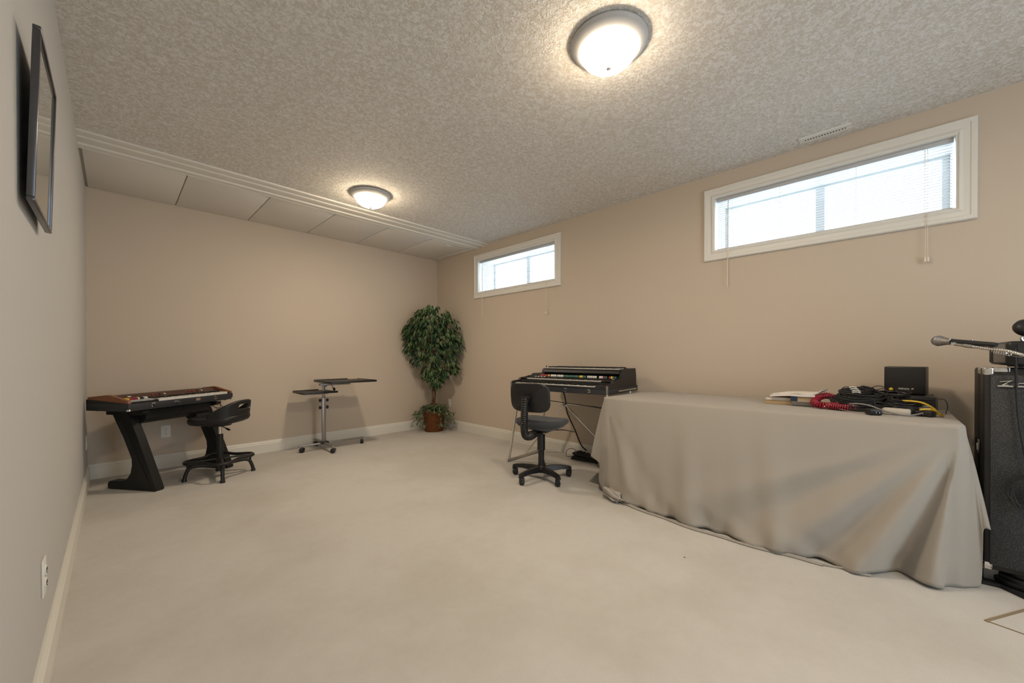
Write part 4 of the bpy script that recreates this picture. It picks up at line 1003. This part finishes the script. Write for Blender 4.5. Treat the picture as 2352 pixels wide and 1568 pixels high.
# white twist ties and plugs
for (x, y, z, rz) in ((3.005, .135, .130, .5), (3.00, .128, .121, .3), (2.99, .120, .112, .1), (2.985, .118, .103, -.05)):
    t = thing('cable_tie', 'small white tie wrapped round the black cables in the pile', 'cable tie', (x, y, TT + z), rz, 'white cable ties')
    for k in range(4):
        pass
    tube('tie_band', [(0, -.018, 0), (-.003, -.010, .004), (-.004, 0, .005), (-.003, .010, .004), (0, .018, 0)], .0028, 'wt', t, 6)
t = thing('plug_adapter', 'square grey plug beside the red coiled cable', 'plug', (2.945, .125, TT + .020), .2)
box('plug_body', -.01, .01, -.012, .012, 0, .02, 'cream', t, bev=.002); tube('plug_pin', [(-.01, 0, .01), (-.022, .004, .01)], .002, 'chrome', t, 6)
def adapter(label, x, y, rz, sx=.05, sy=.055, sz=.032):
    t = thing('power_adapter', label, 'power adapter', (x, y, TT), rz)
    box('adapter_body', -sx / 2, sx / 2, -sy / 2, sy / 2, 0, sz, 'black', t, bev=.006)
    for q in (-.007, .007): box('prong', -sx / 2 - .014, -sx / 2, q - .0008, q + .0008, sz * .4, sz * .6, 'chrome', t)
adapter('black square power adapter at the front of the table edge beside the white box', 2.835, .045, .5)
adapter('black power adapter under the yellow cable at the right end of the pile', 2.945, -.150, -.4, .05, .07, .030)
adapter('angled black power adapter between the white box and the yellow cable', 2.965, -.105, -.8, .05, .05, .040)
t = thing('white_device', 'small cream plastic box with rounded ends in front of the black power supply', 'plastic box', (2.925, -.045, TT), R(-6))
box('shell', -.024, .024, -.054, .054, 0, .034, 'cream', t, bev=.008); box('end_cap', -.022, .022, .052, .057, .004, .028, 'cream', t, bev=.004)
# black power supply
t = thing('power_supply', 'black ribbed power supply with a white printed label behind the yellow cable', 'power supply', (3.14, -.135, TT), R(-8))
box('housing', -.05, .05, -.070, .070, 0, .092, 'black', t, bev=.006)
for z in (.072, .056): box('ridge', -.0535, -.050, -.060, .062, z, z + .006, 'black', t, bev=.001)
lb = box('rating_label', -.0508, -.0500, -.052, -.004, .008, .044, 'wt', t)
for k in range(3): box('label_line', -.0514, -.0508, -.049, -.007, .014 + k * .010, .017 + k * .010, 'slot', lb)
tag(tube('thin_cable', spline([(3.16, -.20, TT + .078), (3.17, -.235, TT + .075), (3.15, -.245, TT + .04), (3.11, -.235, TT + .006)], 8), .002, 'blackm', n=6), 'thin black wire curving round the right end of the power supply', 'cable')
# black speaker cube on a black box
t = thing('device_box', 'flat black device with white edge lines under the black cube speaker', 'audio device', (3.29, -.092, TT), R(-8))
box('housing', -.075, .075, -.105, .105, 0, .091, 'black', t, bev=.004)
for y0, y1 in ((-.09, -.05), (-.045, -.015), (-.01, .05), (.055, .088)): box('white_line', -.0765, -.075, y0, y1, .083, .088, 'wt', t)
t = thing('cube_speaker', 'black square cube speaker standing on the table, with tiny white lettering along its lower edge', 'speaker', (3.275, -.090, TT + .092), R(-8))
hw = .086; H = .160
box('cabinet', -.065, .065, -hw, hw, 0, H, 'black', t, bev=.005)
box('front_grille', -.069, -.065, -hw + .006, hw - .006, .006, H - .006, 'blackm', t, bev=.002)
def text_mesh(body, size, m, parent, name, mtx):
    cu = bpy.data.curves.new(name, 'FONT'); cu.body = body; cu.size = size; cu.extrude = .0006; cu.align_x = 'CENTER'; cu.align_y = 'CENTER'; cu.offset = size * .012
    tmp = bpy.data.objects.new(name, cu); COL.objects.link(tmp)
    me = bpy.data.meshes.new_from_object(tmp.evaluated_get(bpy.context.evaluated_depsgraph_get()))
    bpy.data.objects.remove(tmp); me.materials.clear(); me.transform(mtx)
    o = new_obj(name, me, m, parent); return tag(o, kind='stuff')
# the speaker stands upside down, so its maker's name reads the wrong way up
face = Tm(-.0694, .002, .033) @ Matrix(((0, 0, -1, 0), (-1, 0, 0, 0), (0, 1, 0, 0), (0, 0, 0, 1))) @ Matrix.Rotation(PI, 4, 'Z')
text_mesh('PIONEER', .0118, 'wt', t, 'lettering', face)
box('logo', -.0705, -.069, -.038, -.030, .029, .037, 'wt', t); box('logo_centre', -.0709, -.0705, -.036, -.032, .029, .034, 'black', t)
lathe('yellow_knob', [(0, 0), (.010, 0), (.009, .006), (.004, .012), (0, .012)], 'ye', t, 14, Tm(-.070, .055, .026) @ Matrix.Rotation(R(-90), 4, 'Y'))

# ------------------------------------------------------------ amplifier cabinet at the right
def amp():
    AX, AY = 2.80, -.329
    t = thing('speaker_cabinet', 'tall black speaker cabinet with silver-flecked grille cloth and metal corners at the right edge', 'speaker cabinet', (AX, AY, 0))
    # local: x depth (+ to wall), y negative to the right
    Wc = .66; z0, z1 = .085, 1.012
    box('front_shell', 0, .105, -Wc, 0, z0, z1, 'tolex', t, bev=.010)
    box('rear_shell', .118, .27, -Wc, 0, z0 + .004, z1 - .002, 'tolex', t, bev=.010)
    box('joint_strip', .100, .125, -Wc + .006, -.006, z0 + .006, z1 - .006, 'blackm', t)
    box('grille', -.006, .004, -Wc + .02, -.019, z0 + .025, z1 - .032, 'grille', t, bev=.002)
    for zc, s in ((z1, 1), (z0, -1)):
        for xc in (0, .118):
            c = box('metal_corner', xc - .003, xc + .030, -.030, .003, min(zc, zc - s * .034) - (0 if s > 0 else .003), max(zc, zc - s * .034) + (.003 if s > 0 else 0), 'chrome', t, bev=.008, seg=3)
        box('metal_corner', .243, .273, -.030, .001, min(zc, zc - s * .034), max(zc, zc - s * .034) - .001, 'chrome', t, bev=.008, seg=3)
    box('corner_strap', -.003, .012, -.075, -.028, z1 - .018, z1 + .003, 'chrome', t, bev=.004)
    for x in (.100, .215):
        l = box('latch', x - .012, x + .020, 0, .006, .600, .665, 'chrome', t, bev=.003); box('latch_lever', x - .004, x + .010, .006, .011, .615, .648, 'chrome', l, bev=.002)
    # script logo: strokes with an underline
    def S_(pts): return [Vector((-.011, -.038 - a * .155, .931 + b * .032)) for a, b in pts]
    lg = tube('logo_underline', S_([(0, 0), (1.5, .03)]), .0036, 'chrome', t, 6)
    strokes = [[(.04, .62), (.30, .80)], [(.26, .78), (.08, .12)], [(.08, .12), (.2, .18)], [(.34, .12), (.38, .42), (.48, .46)], [(.62, .40), (.52, .22), (.58, .12), (.68, .40), (.68, .12)],
               [(.74, .40), (.80, .12), (.90, .42), (.80, -.2)], [(.94, .12), (1.0, .42), (1.08, .12)], [(1.2, .3), (1.14, .2), (1.2, .12), (1.28, .24), (1.2, .34)], [(1.36, .12), (1.40, .4), (1.5, .38)]]
    for s in strokes: tube('logo_letter', spline(S_(s), 4), .0018, 'chrome', t, 6)
    lathe('round_pedestal', [(0, .015), (.125, .015), (.130, .022), (.130, .040), (.118, .046), (.118, .058), (.102, .062), (.102, z0), (0, z0)], 'black', t, 48, Tm(.13, -.155, 0))
    lathe('round_pedestal', [(0, .015), (.125, .015), (.130, .022), (.130, .040), (.118, .046), (.118, .058), (.102, .062), (.102, z0), (0, z0)], 'black', t, 40, Tm(.13, -.52, 0))
    # grey skid board beneath
    sk = thing('floor_board', 'black chamfered board on the carpet beneath the speaker cabinet', 'board', (2.85, -.33, 0))
    prism('board', [(-.03, 0.0), (.22, 0.0), (.22, -.66), (-.12, -.66), (-.12, -.15), (-.022, -.053)], 0, .014, 'blackm', sk, axis='z')
    box('riser', .02, .20, -.055, -.008, .014, .083, 'greycord', sk, bev=.002)
    # head unit on top
    h = thing('amplifier_head', 'black rounded amplifier with a grey end panel sitting on the speaker cabinet', 'amplifier', (2.775, -.390, z1 + .003))
    box('case', 0, .40, -.57, 0, .008, .118, 'black', h, bev=.016, seg=3)
    box('side_panel', .022, .27, -.002, .0035, .022, .106, 'radiogrey', h, bev=.001)
    box('side_vent', .275, .375, -.002, .003, .020, .108, 'blackm', h, bev=.002)
    for x in (.05, .26):
        for y in (-.05, -.5): lathe('rubber_foot', [(0, 0), (.012, 0), (.012, .008), (0, .008)], 'black', h, 12, Tm(x, y, 0))
    box('front_control', -.003, 0, -.54, -.03, .02, .106, 'blackm', h)
    # ear cup
    e = thing('headphones', 'rounded black headphone cup with a silver hinge on top of the amplifier', 'headphones', (2.865, -.448, z1 + .122))
    lathe('ear_cup', [(0, -.022), (.034, -.022), (.040, -.014), (.040, .004), (.032, .016), (.014, .022), (0, .023)], 'black', e, 32, Tm(0, -.012, .062) @ Matrix.Rotation(R(-62), 4, 'Y') @ Matrix.Rotation(R(15), 4, 'X'))
    tube('hinge', spline([(0, .0, .0), (0, .004, .014), (.0, -.004, .03)], 4), .005, 'chrome', e, 8)
    lathe('ear_cup', [(0, -.022), (.034, -.022), (.040, -.014), (.040, .004), (.032, .016), (.014, .022), (0, .023)], 'black', e, 32, Tm(0, -.16, .04) @ Matrix.Rotation(R(-80), 4, 'Y'))
    tube('headband', spline([(.01, -.012, .06), (.06, -.03, .05), (.10, -.085, .03), (.06, -.14, .04), (.01, -.16, .05)], 6), .006, 'black', e, 8)
    # cable over the front of the amp
    tag(tube('hanging_cable', spline([(2.768, -.412, 1.10), (2.764, -.414, 1.02), (2.778, -.418, .93), (2.782, -.424, .80), (2.780, -.436, .68), (2.775, -.452, .56), (2.765, -.462, .45), (2.75, -.46, .36)], 8), .0045, 'blackm', n=8),
        'black cable hanging down the front of the speaker cabinet', 'cable')
    lp = []
    rg = random.Random(5)
    for i in range(44):
        a = i * .62; lp.append(Vector((2.772 - .014 * (i % 5) / 5, -.440 + .040 * math.cos(a) + .008 * math.sin(i), .47 + .070 * math.sin(a) + .006 * math.cos(i * 1.7))))
    tag(tube('looped_cable', spline(lp, 5), .0036, 'blackm', n=8), 'black cable wound in loops hanging low on the speaker cabinet front', 'cable')
amp()
def microphone():
    # stand with round base, upright outside the frame, gooseneck coming in
    t = thing('microphone_stand', 'microphone stand with flexible chrome gooseneck and heavy round black base at the right edge', 'microphone stand', (2.60, -.62, 0))
    base = t.location
    lathe('round_base', [(0, .0), (.150, 0), (.154, .006), (.150, .016), (.110, .022), (.104, .020), (.085, .025), (.079, .023), (.050, .030), (.020, .040), (.014, .05), (0, .05)], 'black', t, 56)
    tube('upright', [(0, 0, .045), (0, 0, .96)], .0095, 'chrome', t, 12)
    lathe('clutch', [(0, .62), (.014, .62), (.016, .66), (.014, .70), (0, .70)], 'black', t, 16)
    P = [Vector(p) - base for p in ((2.60, -.62, .96), (2.585, -.560, 1.01), (2.60, -.480, 1.045), (2.625, -.418, 1.068), (2.675, -.378, 1.088), (2.712, -.333, 1.099), (2.745, -.290, 1.110))]
    sp = spline(P, 30)
    tube('gooseneck', sp, [.0062 + (.0014 if i % 4 < 2 else 0) for i in range(len(sp))], 'chrome', t, 10)
    q = Vector((2.745, -.290, 1.110)) - base; d = (Vector((2.815, -.222, 1.128)) - Vector((2.745, -.290, 1.110)))
    tube('threaded_end', [q, q + d * .35], .0085, 'chrome', t, 12); tube('threaded_end', [q + d * .38, q + d * .75], .0065, 'chrome', t, 12)
    box('clip_foot', -.01, .01, -.01, .01, -.005, .008, 'chrome', t, mtx=Tm(*(q + d * .80)), bev=.002)
    # microphone
    a = Vector((2.862, -.190, 1.143)); b = Vector((2.700, -.352, 1.116))
    ax = (a - b).normalized(); rot = ax.to_track_quat('Z', 'Y').to_matrix().to_4x4()
    m = thing('microphone', 'silver ball-head vocal microphone held in a clip, pointing left above the table', 'microphone', b)
    L = (a - b).length
    lathe('body', [(0, 0), (.009, 0), (.0105, .01), (.0135, L - .075), (.014, L - .060), (0, L - .060)], 'black', m, 24, rot)
    lathe('collar', [(.014, L - .060), (.0165, L - .058), (.0165, L - .040), (.020, L - .030), (.020, L - .028), (0, L - .028)], 'metal', m, 24, rot)
    lathe('head_grille', [(.0175, L - .028), (.023, L - .018), (.0252, L - .004), (.0252, L - .001), (.0232, L + .010), (.017, L + .019), (.009, L + .0235), (0, L + .025)], 'micgrille', m, 32, rot)
    lathe('grille_band', [(.0252, L - .006), (.0266, L - .004), (.0266, L + .000), (.0252, L + .002)], 'metal', m, 32, rot)
    sw = lathe('switch', [(0, 0), (.004, 0), (.004, .003), (0, .003)], 'chrome', m, 10, rot @ Tm(0, .013, L * .4) @ Matrix.Rotation(R(-90), 4, 'X'))
    # spiral cord below the mic
    pts = []
    A = Vector((2.715, -.345, 1.085)); B = Vector((2.665, -.385, 1.074))
    n = 7 * 12
    dd = (B - A).normalized(); s1 = dd.cross(Vector((0, 0, 1))).normalized(); u1 = s1.cross(dd)
    for i in range(n): a_ = 2 * PI * i / 12; pts.append(A + (B - A) * (i / n) + (s1 * math.cos(a_) + u1 * math.sin(a_)) * .007)
    tag(tube('spiral_cord', pts + [B + Vector((-.02, -.02, -.012)), B + Vector((-.04, -.05, -.006))], .0018, 'chrome', n=6), 'short shiny spiral cord under the gooseneck', 'cord')
microphone()

# ------------------------------------------------------------ carpeted floor hatch at the right bottom
t = thing('floor_panel', 'carpet-covered floor panel with a tan edge strip at the bottom right corner of the photo', 'floor panel', (2.435, -.289, 0))
def strip(a, b, w, z, m, nm):
    d = Vector((b[0] - a[0], b[1] - a[1], 0)); ang = math.atan2(d.y, d.x)
    bm = bmesh.new(); bm_box(bm, 0, d.length, -w, 0, 0, z, .0, 2, Tm(a[0], a[1], 0) @ Matrix.Rotation(ang, 4, 'Z')); fin(bm, nm, m, t)
bm = bmesh.new(); bm_prism(bm, [(0.002, -.008), (.62, -.375), (.60, -.70), (-.125, -.70)], 0, .003, 'z'); fin(bm, 'panel', 'carpet', t)
strip((0, 0), (.62, -.372), .012, .004, 'strip', 'edge_strip'); strip((-.130, -.70), (-.001, -.004), .004, .0036, 'strip', 'edge_strip')

# ------------------------------------------------------------ plant in basket
def plant():
    PX, PY = 3.20, 4.668
    bk = thing('wicker_basket', 'round brown wicker basket holding the artificial tree in the far corner', 'basket', (PX, PY, 0))
    bm = bmesh.new(); n = 88; rows = 58; g = []
    for j in range(rows + 1):
        z = .280 * j / rows; r0 = .126 + .030 * (z / .28)
        band = (j // 2) % 2
        row = []
        for i in range(n):
            a = 2 * PI * i / n; ph = math.cos(a * 22 + PI * band)
            bulge = .0042 * (1 if j % 2 else -.8) + .0045 * ph
            r = r0 + bulge + (.004 if j > rows - 3 else 0); row.append(bm.verts.new((r * math.cos(a), r * math.sin(a), z)))
        g.append(row)
    for j in range(rows):
        for i in range(n): bm.faces.new((g[j][i], g[j][(i + 1) % n], g[j + 1][(i + 1) % n], g[j + 1][i]))
    bm.faces.new(g[0])
    fin(bm, 'woven_wall', 'wicker', bk, smooth=True)
    lathe('rim', [(.150, .272), (.163, .274), (.166, .282), (.160, .290), (.150, .288)], 'wicker', bk, 48)
    lathe('moss', [(0, .262), (.09, .268), (.150, .262), (.150, .255), (0, .25)], 'leafd', bk, 28)
    tr = thing('artificial_tree', 'artificial ficus tree with variegated leaves standing in the wicker basket', 'plant', (PX, PY, .262))
    lx, ly = -.05, -.04           # crown leans out of the corner
    for k, (a0, ph) in enumerate(((0, 0), (2.1, 1), (4.2, 2))):
        pts = [Vector((.022 * math.cos(a0 + z * 6), .022 * math.sin(a0 + z * 6), 0)) + Vector((lx * (z / .9) ** 1.3, ly * (z / .9) ** 1.3, z)) for z in [q * .09 for q in range(11)]]
        tube('trunk', spline(pts, 4), [.013 - .005 * i / 40 for i in range(41)], 'bark', tr, 8)
    rg = random.Random(11)
    def leaf_mesh(nm, L, Wd, mats, curl=.25):
        bm = bmesh.new(); rows_ = []
        st = [0, .22, .48, .75, 1.0]; wd = [.06, .8, 1.0, .62, .02]
        for s, w_ in zip(st, wd):
            x = s * L; z = -curl * L * s * s
            hw = Wd * w_ / 2
            rows_.append([bm.verts.new((x, -hw, z + hw * .25)), bm.verts.new((x, -hw * .78, z + hw * .1)), bm.verts.new((x, 0, z)), bm.verts.new((x, hw * .78, z + hw * .1)), bm.verts.new((x, hw, z + hw * .25))])
        for a, b in zip(rows_, rows_[1:]):
            for q in range(4):
                f = bm.faces.new((a[q], b[q], b[q + 1], a[q + 1])); f.material_index = 1 if q in (0, 3) else 0
        me = bpy.data.meshes.new(nm); bm.to_mesh(me); bm.free()
        for m in mats: me.materials.append(M[m])
        for p in me.polygons: p.use_smooth = True
        return me
    meshes = [leaf_mesh('leaf_a', .082, .038, ('leafg', 'leafe')), leaf_mesh('leaf_b', .066, .030, ('leafg', 'leafg'), .3), leaf_mesh('leaf_c', .085, .036, ('leafd', 'leafd'), .2), leaf_mesh('leaf_d', .070, .036, ('leafg', 'leafe'), .4)]
    small = [leaf_mesh('leaf_e', .050, .022, ('leafs', 'leafe'), .3), leaf_mesh('leaf_f', .046, .020, ('leafs', 'leafs'), .35), leaf_mesh('leaf_g', .052, .021, ('leafd', 'leafs'), .3)]
    # crown clusters: (dx along camera right, dz) measured in the photo, depth random
    rt = Vector((.696, -.718, 0)); aw = Vector((.718, .696, 0))
    C0 = Vector((PX + lx, PY + ly, 0))
    clusters = [(-.06, 1.64, .17), (.10, 1.62, .17), (-.20, 1.56, .13), (.24, 1.52, .14), (-.26, 1.42, .14), (-.30, 1.32, .11), (.02, 1.48, .20), (.29, 1.36, .13), (-.12, 1.36, .17), (.14, 1.34, .18), (.34, 1.24, .10),
                (-.30, 1.21, .10), (-.16, 1.16, .13), (.05, 1.14, .17), (.24, 1.14, .13), (-.20, 1.03, .09), (-.04, 1.00, .14), (.12, .98, .13), (.28, 1.02, .09), (.30, .90, .07), (.06, .88, .10), (-.08, .86, .08), (.08, .77, .07), (.04, .70, .06), (-.03, .80, .06), (.16, .84, .07), (.0, 1.74, .10), (-.16, 1.68, .09), (.20, 1.66, .08), (-.33, 1.40, .08), (.34, 1.34, .09), (-.34, 1.48, .06), (.30, 1.20, .10)]
    pos = []
    def inside(p): return p.x < XR - .035 and p.y < D - .035
    base_t = Vector((PX, PY, .262))
    total = 0; tries = 0
    items = []
    while total < 1900 and tries < 14000:
        tries += 1
        cx, cz, cr = clusters[rg.randrange(len(clusters))] if rg.random() < .8 else clusters[rg.choice((2, 6, 8, 9, 13))]
        u = Vector((rg.gauss(0, 1), rg.gauss(0, 1), rg.gauss(0, 1))).normalized() * cr * rg.uniform(.55, 1.0)
        p = C0 + rt * (cx + u.x) + aw * (u.y * 1.15 - .02) + Vector((0, 0, cz - .005 + u.z))
        if not inside(p): continue
        outd = (p - (C0 + rt * cx * .5 + Vector((0, 0, cz - .02)))); outd.z *= .4
        yaw = math.atan2(outd.y, outd.x) + rg.uniform(-.8, .8); pitch = rg.uniform(.25, 1.25); roll = rg.uniform(-.6, .6)
        tip = p + Vector((math.cos(yaw) * math.cos(pitch), math.sin(yaw) * math.cos(pitch), -math.sin(pitch))) * .08
        if not inside(tip): continue
        items.append((p, yaw, pitch, roll, rg.choices((0, 1, 2, 3), (4, 3, 3, 2))[0])); total += 1
    # nearest to the camera first -> separate leaf parts
    items.sort(key=lambda it: it[0].x * .718 + it[0].y * .696)
    for it in items[:300]:
        p, yaw, pitch, roll, k = it
        o = bpy.data.objects.new('leaf', meshes[k]); COL.objects.link(o); o.parent = tr
        o.location = p - base_t; o.rotation_euler = Euler((roll, pitch, yaw), 'XYZ')
    def mass(name, its, ms, parent, origin):
        me = bpy.data.meshes.new(name); V = []; F = []; MI = []; allm = ['leafg', 'leafe', 'leafd', 'leafs']
        for p, yaw, pitch, roll, k in its:
            src = ms[k]; mt = Matrix.Translation(p - origin) @ Euler((roll, pitch, yaw), 'XYZ').to_matrix().to_4x4(); o0 = len(V)
            V += [tuple(mt @ v.co) for v in src.vertices]
            for f in src.polygons: F.append([o0 + q for q in f.vertices]); MI.append(allm.index([q for q in allm if M[q] == src.materials[f.material_index]][0]))
        me.from_pydata(V, [], F)
        for q in allm: me.materials.append(M[q])
        me.polygons.foreach_set('material_index', MI)
        for p_ in me.polygons: p_.use_smooth = True
        me.update(); o = new_obj(name, me, None, parent); return tag(o, kind='stuff')
    mass('foliage', items[300:], meshes, tr, base_t)
    # twigs
    for k in range(22):
        cx, cz, cr = clusters[k % len(clusters)]
        s = Vector((lx, ly, .50 + .025 * k)); e = C0 - base_t + rt * cx * .9 + aw * rg.uniform(-.1, .05) + Vector((0, 0, cz + base_t.z * 0))
        e = Vector((e.x, e.y, cz - .262)); s.z = min(s.z, e.z - .08) if e.z > .55 else .42
        s.x = lx * (s.z / .9) ** 1.3 if s.z < .9 else lx; s.y = ly * (s.z / .9) ** 1.3 if s.z < .9 else ly
        w1 = s * .5 + e * .5 + Vector((0, 0, .05)); tube('branch', spline([s, w1, e], 4), .004, 'bark', tr, 5)
    # low trailing plant around the rim
    tp = thing('trailing_plant', 'small-leaved trailing greenery spilling over the wicker basket rim', 'plant', (PX, PY, .262))
    its = []
    tries = 0
    while len(its) < 620 and tries < 9000:
        tries += 1
        a = rg.uniform(0, 2 * PI); rr = rg.uniform(.02, .30) ** 1.0
        if rr < .17: z = rg.uniform(.28, .42 - rr * .4)
        else: z = rg.uniform(.16, .33) - (rr - .17) * .5
        p = Vector((PX + rr * math.cos(a), PY + rr * math.sin(a), z))
        if rr > .17 and abs((p - Vector((PX, PY, z))).dot(rt)) < .10 and (p - Vector((PX, PY, z))).dot(aw) < 0 and rg.random() < .93: continue
        if not inside(p + Vector((.03, .03, 0))) : continue
        yaw = a + rg.uniform(-.9, .9); pitch = rg.uniform(-.3, 1.1)
        tip = p + Vector((math.cos(yaw), math.sin(yaw), 0)) * .055
        if not inside(tip): continue
        its.append((p, yaw, pitch, rg.uniform(-.6, .6), rg.choices((0, 1, 2), (4, 3, 3))[0]))
    mass('foliage', its, small, tp, base_t)
    for k in range(12):
        a = 2 * PI * k / 12 + .2; e = Vector((.24 * math.cos(a), .24 * math.sin(a), -.05))
        if not inside(base_t + e * 1.1): e = e * .5
        tube('stem', spline([(.05 * math.cos(a), .05 * math.sin(a), .0), (.15 * math.cos(a), .15 * math.sin(a), .10), e], 4), .003, 'leafd', tp, 5)
plant()
tag(lathe('carpet_crumb', [(0, 0), (.004, 0), (.003, .003), (0, .003)], 'slot', None, 6, Tm(2.10, .762, 0)), 'tiny dark crumb lying on the open carpet in front of the tablecloth', 'crumb')
